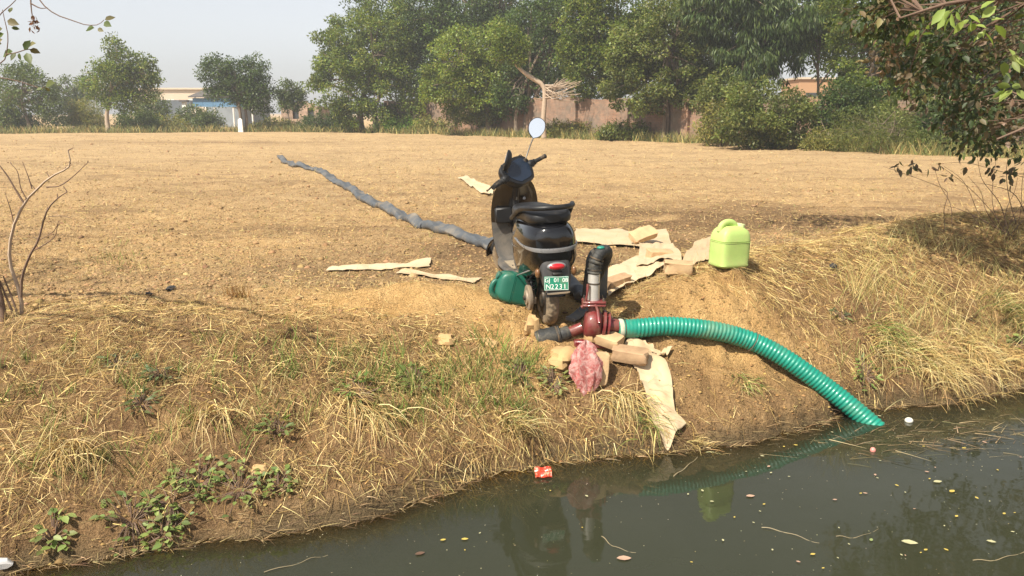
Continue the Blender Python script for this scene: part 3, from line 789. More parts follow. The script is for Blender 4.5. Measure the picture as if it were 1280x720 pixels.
def sup(v, e): return math.copysign(abs(v) ** (2.0 / e), v)
def interp_sections(secs, n):
    s = np.array(secs, float); u = np.linspace(0, len(s) - 1, n); out = []
    for q in u:
        k = min(int(q), len(s) - 2); t = q - k
        a = s[max(k - 1, 0)]; b = s[k]; c = s[k + 1]; d = s[min(k + 2, len(s) - 1)]
        out.append(0.5 * (2 * b + (c - a) * t + (2 * a - 5 * b + 4 * c - d) * t * t + (3 * b - a - 3 * c + d) * t ** 3))
    return np.array(out)
def ring_y(y, hw, zt, zb, zm, e=2.6, n=32):
    r = []
    for k in range(n):
        a = 2 * math.pi * k / n
        c, s_ = sup(math.cos(a), e), sup(math.sin(a), e)
        r.append((hw * c, y, zm + (zt - zm if s_ > 0 else zm - zb) * s_))
    return r
def ring_z(z, hx, y0, y1, e=4, n=24, cx=0):
    r = []
    for k in range(n):
        a = 2 * math.pi * k / n
        r.append((cx + hx * sup(math.cos(a), e), (y0 + y1) / 2 + (y1 - y0) / 2 * sup(math.sin(a), e), z))
    return r

rc = Vector((0.245, 5.24, 0)); rc.z = .515
heading = R(11)
fc_ = rc + Vector((-math.sin(heading), math.cos(heading), 0)) * 1.3
pitch_s = math.atan2(gz(fc_.x, fc_.y) - rc.z, 1.3)
scooter = thing('electric_scooter', 'black electric scooter parked on the bank with its rear to the canal', 'scooter', rc, (pitch_s - R(2.5), R(-3), heading))
SC = scooter
scooter.scale = (.92, .92, .92)
DROP = Matrix.Translation((0, 0, .030))
# tail body
tail = [(.54, .10, .70, .27, .50), (.48, .15, .735, .245, .51), (.36, .184, .758, .245, .52), (.2, .203, .77, .27, .53), (.05, .210, .775, .31, .54), (-.1, .206, .775, .36, .555),
        (-.2, .186, .77, .405, .57), (-.27, .152, .757, .44, .585), (-.31, .095, .73, .49, .60), (-.325, .03, .67, .56, .62)]
mb = MB(); mb.loft([ring_y(*q, e=3.0) for q in interp_sections(tail, 34)], DROP @ Matrix.Diagonal((.95, 1, 1, 1)))
body = mb.build('tail_body', M_GLOSS, SC, 50)
# seam-line chrome strip round the tail
arc = [(-.212, .10, .580, .006), (-.214, .0, .574, .008), (-.210, -.1, .566, .012), (-.190, -.2, .560, .020), (-.154, -.275, .556, .026), (-.092, -.320, .552, .028), (0, -.338, .551, .028)]
arc = arc + [(-x, y, z, h) for x, y, z, h in arc[-2::-1]]
rings = []
for (x, y, z, h) in interp_sections(arc, 40):
    o = Vector((x, y + .05, 0)); o.normalize()
    rings.append([(x - o.x * .02, y - o.y * .02, z - h / 2), (x + o.x * .001, y + o.y * .001, z - h / 2), (x + o.x * .004, y + o.y * .004, z), (x + o.x * .002, y + o.y * .002, z + h / 2), (x - o.x * .02, y - o.y * .02, z + h / 2)])
MB().loft(rings, Matrix.Translation((0, 0, .068)) @ Matrix.Diagonal((.955, 1, 1, 1))).build('tail_trim', M_TRIM, SC, 50)
# side vents on the tail deck
for s in (-1, 1):
    MB().box((s * .10, -.262, .725), (.06, .02, .008), DROP @ Matrix.Rotation(R(-s * 14), 4, 'Z')).build('deck_vent', M_MATTE, SC, 30)
# seat
seat = [(.64, .05, .775, .725, .75), (.58, .105, .805, .70, .755), (.42, .138, .822, .71, .765), (.2, .146, .838, .725, .785), (0, .150, .858, .74, .80), (-.14, .146, .862, .745, .805), (-.22, .122, .850, .76, .805), (-.262, .06, .83, .78, .805)]
MB().loft([ring_y(*q, e=3.0) for q in interp_sections(seat, 30)], Matrix.Translation((0, 0, .022)) @ Matrix.Diagonal((1.06, 1.03, 1, 1))).build('seat', M_SEAT, SC, 50)
rail = [(-.172, .33, .735), (-.178, .20, .775), (-.178, .06, .825), (-.172, -.08, .862), (-.145, -.22, .880), (-.06, -.300, .886), (.06, -.300, .886), (.145, -.22, .880), (.182, -.10, .874), (.196, -.03, .852), (.196, .02, .81), (.184, .05, .775)]
MB().tube(spline(rail, 48), .0185, 10, Matrix.Translation((0, 0, .022))).build('grab_rail', M_MATTE, SC, 60)
# rear mudguard with number plate
GD = Matrix.Translation((0, 0, .055))
mud_s = [(.50, .095, -.315, -.17), (.465, .105, -.322, -.19), (.42, .108, -.326, -.21), (.36, .104, -.330, -.235), (.31, .092, -.337, -.26), (.285, .080, -.345, -.30), (.275, .080, -.358, -.31)]
guard = MB().loft([ring_z(z, hx, y0, y1, 3.4) for z, hx, y0, y1 in interp_sections(mud_s, 18)], GD).build('rear_mudguard', M_GREYP, SC, 50)
MB().loft([ring_z(z, hx, -.372, -.345, 4) for z, hx in ((.276, .080), (.272, .082), (.268, .078))], GD).build('mudguard_lip', M_DUSTMETAL, guard, 50)
def ellipsoid(mb, c, r, n=16, m=10, M=None):
    return mb.loft([[(c[0] + r[0] * math.sin(math.pi * j / m) * math.cos(2 * math.pi * k / n), c[1] + r[1] * math.sin(math.pi * j / m) * math.sin(2 * math.pi * k / n), c[2] + r[2] * math.cos(math.pi * j / m)) for k in range(n)] for j in range(m + 1)], M, cap=False)
tl = ellipsoid(MB(), (0, -.322, .452), (.068, .028, .030), 20, 12, GD).build('tail_light', M_TRIM, SC, 60)
ellipsoid(MB(), (0, -.333, .453), (.056, .026, .023), 20, 12, GD).build('red_lens', M_REDLENS, tl, 60)
MB().loft([ring_z(z, .036, y0, -.31, 3) for z, y0 in ((.396, -.352), (.406, -.358), (.414, -.350), (.418, -.330))], GD).build('plate_lamp', M_MATTE, SC, 50)
pm = GD @ Matrix.Translation((-.012, -.352, .340)) @ Matrix.Rotation(R(4), 4, 'Y') @ Matrix.Rotation(R(-8), 4, 'X')
plate = MB().box((0, 0, 0), (.172, .005, .096), pm, bev=.002).build('number_plate', M_PLATE, SC, 30)
def text_mesh(name, txt, size, M, mat, parent, ext=.0012):
    cu = bpy.data.curves.new(name, 'FONT'); cu.body = txt; cu.size = size; cu.extrude = ext; cu.align_x = 'CENTER'; cu.align_y = 'CENTER'
    tmp = bpy.data.objects.new('tmp_text', cu); COL.objects.link(tmp)
    dg = bpy.context.evaluated_depsgraph_get()
    me = bpy.data.meshes.new_from_object(tmp.evaluated_get(dg))
    bpy.data.objects.remove(tmp); me.name = name
    me.transform(M)
    return link_mesh(name, me, mat, parent)
for line, zz, sz, pitch_ in (('GJ 01 08', .021, .040, .0200), ('N2231', -.023, .047, .0290)):
    for i, ch in enumerate(line):
        if ch != ' ':
            text_mesh('plate_letter', ch, sz, pm @ Matrix.Translation(((i - (len(line) - 1) / 2) * pitch_, -.0035, zz)) @ Matrix.Rotation(R(90), 4, 'X'), M_PLATETXT, plate)
rimp = pm @ Matrix.Translation((0, -.003, 0))
MB().tube([rimp @ Vector(q) for q in ((-.082, 0, -.044), (.082, 0, -.044), (.082, 0, .044), (-.082, 0, .044), (-.082, 0, -.044))], .0018, 5).build('plate_border', M_PLATETXT, plate)
for s in (-1, 1):
    st = MB().tube([(s * .08, -.26, .425), (s * .115, -.285, .415)], .009, 8, GD).build('indicator', M_MATTE, SC)
    ellipsoid(MB(), (s * .128, -.295, .408), (.019, .026, .034), 14, 10, GD).build('indicator_lens', M_AMBER, st, 60)
# wheels
def wheel(parent, M, dusty_drum=True):
    n = 120; rings = []
    for k in range(n):
        a = 2 * math.pi * k / n; rr = []
        for j in range(20):
            b = 2 * math.pi * j / 20
            r = .047; tr = 1 if math.cos(b) > .35 else 0
            cut = .006 if tr and ((k + (2 if math.sin(b) > 0 else 0)) % 4 == 0 or abs(math.sin(b)) < .12) else 0
            R0 = .172 + (r - cut) * math.cos(b); xx = (r * .98 - cut * .3) * math.sin(b)
            rr.append((xx, R0 * math.cos(a), R0 * math.sin(a)))
        rings.append(rr)
    rings.append(rings[0])
    w = MB(); w.loft(rings, M, cap=False)
    ty = w.build('wheel', M_TYRE, parent, 40)
    Y = Matrix.Rotation(R(90), 4, 'Y')
    MB().lathe([(.136, -.036), (.142, -.03), (.130, -.02), (.105, -.016), (.085, -.02), (.085, .02), (.105, .016), (.130, .02), (.142, .03), (.136, .036)], 36, M @ Y).build('rim', M_DARKMETAL, ty, 40)
    MB().lathe([(.02, -.055), (.075, -.05), (.082, -.04), (.082, .04), (.075, .05), (.02, .055)], 28, M @ Y).build('hub', M_DARKMETAL, ty, 40)
    return ty
wheel(SC, Matrix.Translation((0, 0, .219)))
Y90 = Matrix.Rotation(R(90), 4, 'Y')
arm = MB().loft([[(-.135, y, z - h), (-.095, y, z - h), (-.095, y, z + h), (-.135, y, z + h)] for y, z, h in ((-.06, .205, .022), (.0, .219, .036), (.12, .235, .030), (.28, .262, .034), (.42, .285, .045), (.46, .288, .03))]).build('swing_arm', M_DUSTMETAL, SC, 30)
MB().lathe([(.030, -.162), (.052, -.162), (.056, -.150), (.088, -.150), (.094, -.146), (.094, -.128), (.088, -.120), (.02, -.118)], 30, Matrix.Translation((0, 0.0, .219)) @ Y90).build('drive_pulley', M_DUSTMETAL, arm, 40)
MB().lathe([(.012, -.178), (.018, -.178), (.018, -.155), (.012, -.155)], 10, Matrix.Translation((0, 0, .219)) @ Y90).build('axle_nut', M_DARKMETAL, arm, 40)
MB().tube([(-.120, .02, .298), (-.120, .3, .335), (-.120, .42, .335)], .012, 8).build('belt_guard', M_DARKMETAL, SC)
MB().tube([(0, 0, .219), (.135, 0, .219)], .018, 10).tube([(.115, 0, .219), (.115, .2, .25), (.10, .42, .285)], .018, 8).build('right_swing_arm', M_DARKMETAL, SC)
for s in (-1, 1):
    a = Vector((s * .105, -.01, .235)); b = Vector((s * .115, .07, .47))
    sh = MB().tube([a, b], .011, 8).build('shock_absorber', M_DARKMETAL, SC)
    dx = (b - a); q = dx.to_track_quat('Z', 'Y')
    MB().tube([a + dx * (.12 + .78 * k / 70) + q @ Vector((.026 * math.cos(k * .63), .026 * math.sin(k * .63), 0)) for k in range(71)], .0055, 6).build('coil_spring', M_MATTE, sh)
# inner mudguard above the tyre
MB().loft([[(x, (.245) * math.cos(a) * 1.0, .219 + .245 * math.sin(a)) for x in (-.06, -.03, 0, .03, .06)] + [(x, .238 * math.cos(a), .219 + .238 * math.sin(a)) for x in (.06, .03, 0, -.03, -.06)] for a in np.linspace(R(20), R(168), 18)]).build('inner_mudguard', M_MATTE, SC, 40)
# floor, frame and stands
fl = [(.46, .150, .300), (.55, .168, .297), (.75, .180, .292), (.95, .185, .292), (1.05, .165, .315)]
MB().loft([[(-h, y, z - .035), (-h - .008, y, z - .018), (-h + .004, y, z), (0, y, z + .002), (h - .004, y, z), (h + .008, y, z - .018), (h, y, z - .035)] for y, h, z in interp_sections(fl, 14)]).build('floorboard', M_FLOOR, SC, 40)
MB().loft([[(-h, y, z + .003), (-h, y, z + .009), (h, y, z + .009), (h, y, z + .003)] for y, h, z in ((.60, .125, .297), (.75, .138, .294), (.93, .140, .294))]).build('foot_mat', M_MAT, SC, 30)
for s in (-1, 1):
    MB().loft([[(s * (h - .02), y, .205 + .02 * (y < .6)), (s * h, y, .225), (s * (h + .006), y, z - .037), (s * (h - .03), y, z - .037)] for y, h, z in interp_sections(fl, 10)]).build('side_skirt', M_GLOSS, SC, 40)
MB().box((0, .70, .225), (.22, .86, .075)).build('battery_case', M_MATTE, SC, 30)
MB().box((0, .30, .30), (.16, .30, .16)).build('motor_controller', M_DARKMETAL, SC, 30)
for s in (-1, 1):
    pg = MB().tube([(s * .14, .47, .275), (s * .215, .455, .285)], .014, 8).build('passenger_peg', M_TRIM, SC)
MB().tube([(-.13, .50, .22), (-.19, .44, .09), (-.215, .40, .005)], .010, 8).tube([(-.24, .395, .0), (-.19, .40, .0)], .014, 6).build('side_stand', M_DARKMETAL, SC)
MB().tube([(-.11, .42, .2), (-.14, .34, .07), (-.17, .28, .05)], .012, 8).tube([(.11, .42, .2), (.14, .34, .07), (.17, .28, .05)], .012, 8).tube([(-.12, .38, .13), (.12, .38, .13)], .012, 8).build('centre_stand', M_DARKMETAL, SC)
# leg shield
ls = [(.27, .150, 1.045), (.36, .178, 1.075), (.50, .196, 1.085), (.66, .204, 1.07), (.80, .192, 1.035), (.90, .160, .995), (.955, .115, .965), (.975, .06, .95)]
rings = []
for z, h, y in interp_sections(ls, 26):
    r = []
    for k in range(13):
        u = -1 + 2 * k / 12; r.append((h * u, y + .035 * u * u - .012 * math.exp(-(u * 4) ** 2), z))
    for k in range(13):
        u = 1 - 2 * k / 12; r.append((h * u * .985, y + .05 + .085 * (1 - u * u), z))
    rings.append(r)
shield = MB().loft(rings).build('leg_shield', M_GLOSS, SC, 50)
MB().loft([[(h * u * .99, y + .035 * u * u - .006, z) for u in (-1, -.6, -.2, .2, .6, 1)] + [(h * u * .99, y + .035 * u * u + .01, z) for u in (1, .6, .2, -.2, -.6, -1)] for z, h, y in interp_sections(ls[:4], 8)[:7]]).build('knee_panel', M_FLOOR, SC, 40)
MB().box((-.105, 1.062, .665), (.145, .06, .13), Matrix.Identity(4), bev=.012).build('glove_box', M_MATTE, SC, 40)
MB().box((.0, 1.045, .72), (.052, .06, .42), Matrix.Translation((0, 0, 0)), bev=.012).build('column_cover', M_MATTE, SC, 40)
hook = MB().tube([(0, 1.01, .80), (0, .985, .80), (0, .98, .82)], .005, 6).build('bag_hook', M_TRIM, SC)
# steered front end
rake = R(25); fa = Vector((0, 1.31, .219)); ax_s = Vector((0, -math.sin(rake), math.cos(rake)))
STEER = Matrix.Translation(fa) @ Matrix.Rotation(R(40), 4, ax_s) @ Matrix.Translation(-fa)
wheel(SC, STEER @ Matrix.Translation(fa))
MB().loft([[(x, 1.31 + .25 * math.cos(a), .219 + .25 * math.sin(a)) for x in (-.065, -.04, 0, .04, .065)] + [(x, 1.31 + .24 * math.cos(a), .219 + .24 * math.sin(a)) for x in (.06, .04, 0, -.04, -.06)] for a in np.linspace(R(15), R(165), 18)], STEER).build('front_mudguard', M_GLOSS, SC, 40)
MB().tube([(-.075, 1.31, .219), (-.075, 1.31 - .19, .62)], .017, 8, STEER).tube([(.075, 1.31, .219), (.075, 1.31 - .19, .62)], .017, 8, STEER).tube([(-.085, 1.12, .61), (.085, 1.12, .61)], .02, 8, STEER).build('front_fork', M_DARKMETAL, SC)
hb = fa + ax_s * .90                                         # handlebar clamp
MB().tube([fa + ax_s * .55, hb], .03, 10, STEER).build('steering_stem', M_MATTE, SC)
TILT = STEER @ Matrix.Translation(hb) @ Matrix.Rotation(R(56), 4, 'X') @ Matrix.Scale(1.22, 4)      # local z faces up and back
head = [(-.03, .62), (-.012, .86), (.0, .97), (.014, 1.0), (.026, .95)]
outl = [(-.055, -.105), (.055, -.105), (.10, -.07), (.135, .0), (.128, .06), (.08, .088), (0, .096), (-.08, .088), (-.128, .06), (-.135, .0), (-.10, -.07)]
ol = [Vector((x, y, 0)) for x, y in outl]; ol = spline(ol + [ol[0]], 45)[:-1]
hc_ = MB(); hc_.loft([[(p.x * k, p.y * k, z) for p in ol] for z, k in [(-.10, .45), (-.07, .72), (-.03, .92), (.0, 1.0), (.014, 1.0), (.022, .96)]], TILT)
cover = hc_.build('handlebar_cover', M_MATTE, SC, 45)
scr = [(-.05, -.082), (.05, -.082), (.082, -.05), (.108, .0), (.10, .05), (.06, .068), (-.06, .068), (-.10, .05), (-.108, .0), (-.082, -.05)]
sl = [Vector((x, y, 0)) for x, y in scr]; sl = spline(sl + [sl[0]], 41)[:-1]
MB().loft([[(p.x, p.y, .0215) for p in sl], [(p.x * .99, p.y * .99, .026) for p in sl]], TILT).build('display', M_SCREEN, cover, 30)
BAR = STEER @ Matrix.Translation(hb)
MB().tube([(-.33, -.035, .0), (-.18, -.012, .0), (0, 0, -.02), (.18, -.012, .0), (.33, -.035, .0)], .012, 8, BAR).build('handlebar', M_DARKMETAL, SC)
for s in (-1, 1):
    g = MB().tube([(s * .205, -.017, 0), (s * .215, -.019, 0), (s * .222, -.020, 0), (s * .325, -.035, 0), (s * .340, -.037, 0)], [.025, .026, .0175, .0165, .020], 14, BAR).build('grip', M_GRIP, SC, 40)
    MB().box((s * .165, -.014, .0), (.065, .055, .06), BAR, bev=.012).build('switch_pod', M_MATTE, SC, 40)
    MB().tube([(s * .15, .03, .0), (s * .20, .055, -.005), (s * .27, .040, -.012), (s * .345, .022, -.016), (s * .36, .022, -.016)], [.009, .008, .007, .006, .009], 8, BAR).build('brake_lever', M_DARKMETAL, SC)
def mirror(base, tip, facing, roll=0):
    base = BAR @ Vector(base); tip = BAR @ Vector(tip)
    md = (base + tip) / 2 + Vector((0, .005, .004))
    MB().tube(spline([base, md, tip], 8), .0055, 8).tube([base - Vector((0, 0, .012)), base + Vector((0, 0, .02))], .012, 8).build('mirror_stem', M_DARKMETAL, SC)
    # facing given in scooter space
    q = Vector(facing).to_track_quat('Z', 'Y').to_matrix().to_4x4()
    Mm = Matrix.Translation(tip) @ q @ Matrix.Rotation(roll, 4, 'Z') @ Matrix.Scale(1.35, 4)
    o = [Vector(p) for p in ((0, -.01, 0), (.035, .015, 0), (.052, .06, 0), (.040, .108, 0), (.005, .125, 0), (-.032, .112, 0), (-.052, .07, 0), (-.038, .02, 0))]
    o = spline(o + [o[0]], 33)[:-1]; cy_ = .06
    hs = MB().loft([[(p.x * k, cy_ + (p.y - cy_) * k, z) for p in o] for z, k in ((-.028, .3), (-.022, .7), (-.010, .95), (0, 1.0), (.003, .99))], Mm).build('mirror', M_MATTE, SC, 45)
    MB().loft([[(p.x * .93, cy_ + (p.y - cy_) * .93, z) for p in o] for z in (.0025, .0045)], Mm).build('mirror_glass', M_MIRROR, hs, 30)
mirror((.125, -.005, .045), (.275, -.03, .190), (-.10, -1, .16), roll=R(-22))
mirror((-.115, -.005, .045), (-.150, -.02, .075), (-.93, .32, .25), roll=R(28))

# cables, seams and small fittings
for k, (a, c) in enumerate((((-.15, .03, .0), (-.10, .03, .16)), ((.15, .03, .0), (.12, .04, .15)), ((.14, .02, -.01), (.06, .05, .10)), ((-.14, .02, -.01), (-.05, .05, .09)))):
    a = BAR @ Vector(a); m_ = BAR @ Vector(c); e = Vector((.02 * (k - 1.5), 1.10, .86))
    MB().tube(spline([a, a * .35 + m_ * .65, m_ * .45 + e * .55 + Vector((0, .06, .02)), e], 18), .0042, 6).build('control_cable', M_GRIP, SC)
for s in (-1, 1):
    MB().tube([(s * (h + .0015), y, zm + .055) for y, h, zm in ((.44, .150, .50), (.34, .178, .515), (.2, .200, .525), (.05, .207, .535))], .0018, 5).build('panel_seam', M_TRIM, SC)
    for (y, z) in ((.30, .40), (.12, .43), (-.06, .48)):
        MB().lathe([(.006, 0), (.006, .004), (.003, .006)], 8, axis_matrix((s * .185, y, z), (s, 0, 0))).build('panel_screw', M_DARKMETAL, SC)
MB().tube([(.03, -.20, .30), (.10, -.12, .27), (.13, .02, .24), (.14, .16, .22), (.12, .3, .24)], .005, 6).build('wiring_loom', M_GRIP, SC)
MB().lathe([(.012, 0), (.013, .006), (.009, .008)], 12, axis_matrix((.07, 1.02, .80), (0, -1, .2))).build('key_switch', M_TRIM, SC)
MB().tube(spline([(-.165, .40, .305), (-.185, .22, .335), (-.19, .05, .385), (-.17, -.10, .435), (-.12, -.22, .485)], 20), .005, 6).build('arch_trim', M_TRIM, SC)
# ---------------------------------------------------------------- pump and hoses
M_RED = solid('red_pump_paint', (.17, .012, .018), .38, var=.6, scale=25, dust=.58, dust_col=(.14, .075, .045), bmp=.5, bscale=70, coat=.35)
M_STEEL = solid('galvanised_pipe', (.58, .56, .52), .35, metal=.45, var=.15, scale=9, dust=.25, dust_col=(.45, .36, .25))
M_RUBBER = solid('black_rubber', (.020, .021, .021), .65, var=.4, scale=20, dust=.35, dust_col=(.16, .14, .10), bmp=.8, bscale=60)
M_HOSE = solid('green_hose', (.007, .215, .15), .42, var=.35, scale=4, dust=.33, dust_col=(.22, .24, .13), coat=.2)
M_LAYFLAT = solid('grey_layflat_hose', (.075, .083, .092), .55, var=.22, scale=6, dust=.35, dust_col=(.33, .26, .17), bmp=.3, bscale=40)
M_BAND = solid('pale_clamp_tape', (.42, .44, .34), .6, var=.3, scale=40, dust=.3)
PD = 4.98
pc = at_depth(744, 402, PD)
pump = thing('water_pump', 'red centrifugal water pump with an upright steel pipe beside the scooter wheel', 'pump', (pc.x, pc.y, gz(pc.x, pc.y)))
PL = pump.location
def L(px, py, d=PD): return at_depth(px, py, d) - PL
Xr = (L(770, 410) - L(735, 406)).normalized()
ctr = L(742, 404)
Ma = axis_matrix(ctr, Xr)
# snail housing: radius grows round the turn
rings = []
for z, k in ((-.062, .45), (-.058, .78), (-.040, .96), (0, 1.02), (.030, .96), (.046, .80), (.050, .5)):
    rings.append([((.082 + .030 * j / 36) * k * math.cos(2 * math.pi * j / 36), (.082 + .030 * j / 36) * k * math.sin(2 * math.pi * j / 36), z) for j in range(36)])
MB().loft(rings, Ma).build('volute', M_RED, pump, 45)
for k in range(8):
    a = k * math.pi / 4
    MB().lathe([(.008, 0), (.009, .004), (.008, .012)], 6, Ma @ Matrix.Translation((.074 * math.cos(a), .074 * math.sin(a), .052))).build('bolt', M_RED, pump, 30)
MB().lathe([(.086, .052), (.094, .055), (.094, .070), (.086, .074), (.045, .076)], 30, Ma).build('inlet_flange', M_RED, pump, 40)
MB().lathe([(.078, .083), (.084, .086), (.084, .098), (.078, .100)], 30, Ma).build('counter_flange', M_RED, pump, 40)
MB().lathe([(.050, .075), (.048, .105), (.044, .12), (.043, .185)], 24, Ma).build('inlet_neck', M_RED, pump, 40)
for k in range(4):
    a = k * math.pi / 2 + .5
    MB().lathe([(.007, .048), (.007, .112)], 6, Ma @ Matrix.Translation((.070 * math.cos(a), .070 * math.sin(a), 0))).build('flange_stud', M_DARKMETAL, pump, 30)
# discharge neck, square flange, steel pipe, rubber sleeve
nk = [L(741, 396), L(743, 386), L(742, 381)]
MB().tube([L(743, 400), L(743, 390), L(742, 381)], [.052, .040, .038], 18).build('discharge_neck', M_RED, pump, 45)
MB().tube([L(749, 404, PD - .11), L(747, 388, PD - .06), L(744, 380, PD - .05)], [.012, .010, .008], 8).build('casting_rib', M_RED, pump, 45)
fz = L(742, 380)
for dz in (0, .020):
    MB().box(fz + Vector((0, 0, dz)), (.150, .120, .016), bev=.006).build('square_flange', M_RED, pump, 40)
for sx in (-1, 1):
    for sy in (-1, 1):
        MB().lathe([(.007, -.02), (.007, .045), (.004, .05)], 6, Matrix.Translation(fz + Vector((sx * .058, sy * .042, 0)))).build('flange_bolt', M_DARKMETAL, pump, 30)
MB().tube([L(742, 378), L(742, 358), L(743, 336)], .038, 22).build('steel_pipe', M_STEEL, pump, 50)
MB().tube([L(742.3, 355), L(742.4, 353)], .040, 22).build('pipe_band', M_DARKMETAL, pump, 50)
MB().tube([L(731, 381, PD - .04), L(734, 368, PD - .05), L(735, 355, PD - .04)], [.008, .007, .010], 8).tube([L(727, 384, PD - .04), L(735, 379, PD - .05)], .012, 8).build('priming_lever', M_RED, pump)
slv = [L(742.5, 342), L(743.5, 332), L(747, 321), L(753, 314, PD + .02), L(758, 315, PD + .08), L(756, 325, PD + .16), L(746, 345, PD + .26)]
sp_ = spline(slv, 40)
rad = [.039 + .0025 * math.sin(i * 2.2) + (.006 if i in (1, 2, 9, 10) else 0) for i in range(40)]
MB().tube(sp_, rad, 18).build('rubber_sleeve', M_RUBBER, pump, 60)
for i in (3, 11):
    MB().tube([sp_[i], sp_[i + 1]], .0455, 20).build('hose_clamp', M_DARKMETAL, pump)
ellipsoid(MB(), sp_[17] + Vector((0, -.012, .034)), (.026, .022, .012), 12, 8).build('green_patch', solid('green_paint_daub', (.02, .22, .16), .5, var=.3), pump, 60)
# left stub with the black coupling
lf = [L(728, 409), L(716, 414), L(703, 418)]
MB().tube(lf, [.036, .034, .032], 18).build('shaft_housing', M_RED, pump, 50)
lc = spline([L(711, 415), L(703, 418, PD - .01), L(699, 419, PD - .01), L(690, 421, PD - .02), L(676, 424, PD - .03), L(673, 425, PD - .03)], 24)
MB().tube(lc, [.044, .045, .045, .045, .047, .045, .045, .050, .062, .064, .064, .063, .064, .064, .064, .065, .063, .064, .064, .064, .064, .062, .058, .05], 22).build('black_coupling', M_RUBBER, pump, 50)
for k in (11, 19):
    MB().tube([lc[k], lc[k + 1]], .067, 22).build('coupling_band', M_DARKMETAL, pump, 50)
MB().box(L(738, 428) + Vector((0, .02, -.0)), (.22, .16, .05), bev=.008).build('foot', M_RED, pump, 40)

# green suction hose
hp = [at_depth(772, 411, PD), at_depth(800, 410, PD + .02), at_depth(840, 408, PD + .05), at_depth(885, 412, PD + .07), at_depth(935, 425, PD + .08), at_depth(985, 450, PD + .01), at_depth(1035, 486, PD - .07), at_depth(1078, 520, PD - .17), at_depth(1108, 548, PD - .26), at_depth(1130, 575, PD - .36)]
NP = 560
path = spline(hp, NP)
acc = [0.0]
for i in range(1, NP): acc.append(acc[-1] + (path[i] - path[i - 1]).length)
rings = []; nn = 22; last = None
for i, p in enumerate(path):
    d = (path[min(i + 1, NP - 1)] - path[max(i - 1, 0)]).normalized()
    a = d.cross(Vector((0, 0, 1))) if last is None else last - d * last.dot(d)
    a.normalize(); b = d.cross(a); last = a; r_ = []
    p = p + a * .003 * float(vnoise(np.array([acc[i] * 5]), np.array([1.3]), 8)[0]) + b * .003 * float(vnoise(np.array([acc[i] * 4]), np.array([5.3]), 9)[0])
    cuff = 1 - float(smooth(.10, .15, acc[i]))
    for k in range(nn):
        ph = acc[i] / .026 + k / nn + .25 * float(vnoise(np.array([acc[i] * 6]), np.array([2.2]), 3)[0])
        w = .5 + .5 * math.cos(2 * math.pi * ph); w = w ** .8
        rr = (.0585 + .0055 * w) * (1 - cuff) + (.060 + .001 * w) * cuff
        r_.append(p + (a * math.cos(2 * math.pi * k / nn) + b * math.sin(2 * math.pi * k / nn)) * rr)
    rings.append(r_)
hose = thing('suction_hose', 'thick green ribbed suction hose arching from the pump into the canal', 'hose', (hp[0].x, hp[0].y, hp[0].z))
H0 = hose.location
MB().loft([[q - H0 for q in r] for r in rings]).build('ribbed_tube', M_HOSE, hose, 60)
MB().tube([path[2] - H0, path[8] - H0, path[14] - H0], [.063, .066, .063], 24).build('clamp_tape', M_BAND, hose, 50)
MB().tube([path[17] - H0, path[19] - H0], .0645, 24).build('wire_clamp', M_DARKMETAL, hose, 50)
i = 255
tie = MB(); d = (path[i + 1] - path[i]).normalized(); a = d.orthogonal().normalized(); b = d.cross(a)
tie.tube([path[i] - H0 + (a * math.cos(q) + b * math.sin(q)) * .067 + d * .01 * math.sin(q) for q in np.linspace(0, 6.28, 30)], .0025, 6)
tie.build('tie_wire', M_TWIG, hose)
def ground_line(px_list, n, lift):
    g = [at_ground(*q) for q in px_list]
    sp2 = spline(g, n)
    return [Vector((p.x, p.y, gz(p.x, p.y) + lift)) for p in sp2]
# grey lay-flat delivery hose across the field
lp = [(350, 197), (356, 203), (367, 209), (383, 211), (394, 214), (399, 216.5), (408, 219), (416, 226), (428, 233), (443, 240), (452, 249), (464, 256), (482, 262), (498, 271), (518, 280), (545, 288), (575, 297), (610, 308), (645, 320)]
base_ = spline([at_ground(*q) for q in lp], 170)
tail_ = [base_[-1], Vector((.12, 6.9, 0)), Vector((.36, 6.2, 0)), Vector((.55, 5.62, 0)), Vector((.575, 5.35, 0))]
base_ = base_[:-1] + spline(tail_, 46)
lay = thing('delivery_hose', 'long grey flat delivery hose snaking across the field behind the scooter', 'hose', (base_[0].x, base_[0].y, gz(base_[0].x, base_[0].y)))
L0 = lay.location; rings = []
for i, p in enumerate(base_):
    d = base_[min(i + 1, len(base_) - 1)] - base_[max(i - 1, 0)]; d.z = 0; d.normalize()
    sd = Vector((d.y, -d.x, 0)); fat = .5 + .5 * float(vnoise(np.array([i * .13]), np.array([2.0]), 9)[0])
    w = .075 + .02 * fat; h = .075 + .03 * (1 - fat) + .02 * float(vnoise(np.array([i * .3]), np.array([5.0]), 4)[0])
    sg = p + sd * .012 * float(vnoise(np.array([i * .21]), np.array([8.0]), 2)[0])
    z0 = gz(p.x, p.y) - .008
    if i > len(base_) - 8: z0 += .30 * ((i - len(base_) + 8) / 7) ** 1.6
    rg = []
    for k in range(14):
        a = 2 * math.pi * k / 14
        rg.append(sg * 1.0 + sd * (w * sup(math.cos(a), 2.4)) + Vector((0, 0, z0 - sg.z + h * (.5 + .5 * sup(math.sin(a), 2.2)) * (1 + .18 * math.sin(a * 3 + i * .4)))))
    rings.append([q - L0 for q in rg])
MB().loft(rings).build('hose_tube', M_LAYFLAT, lay, 50)
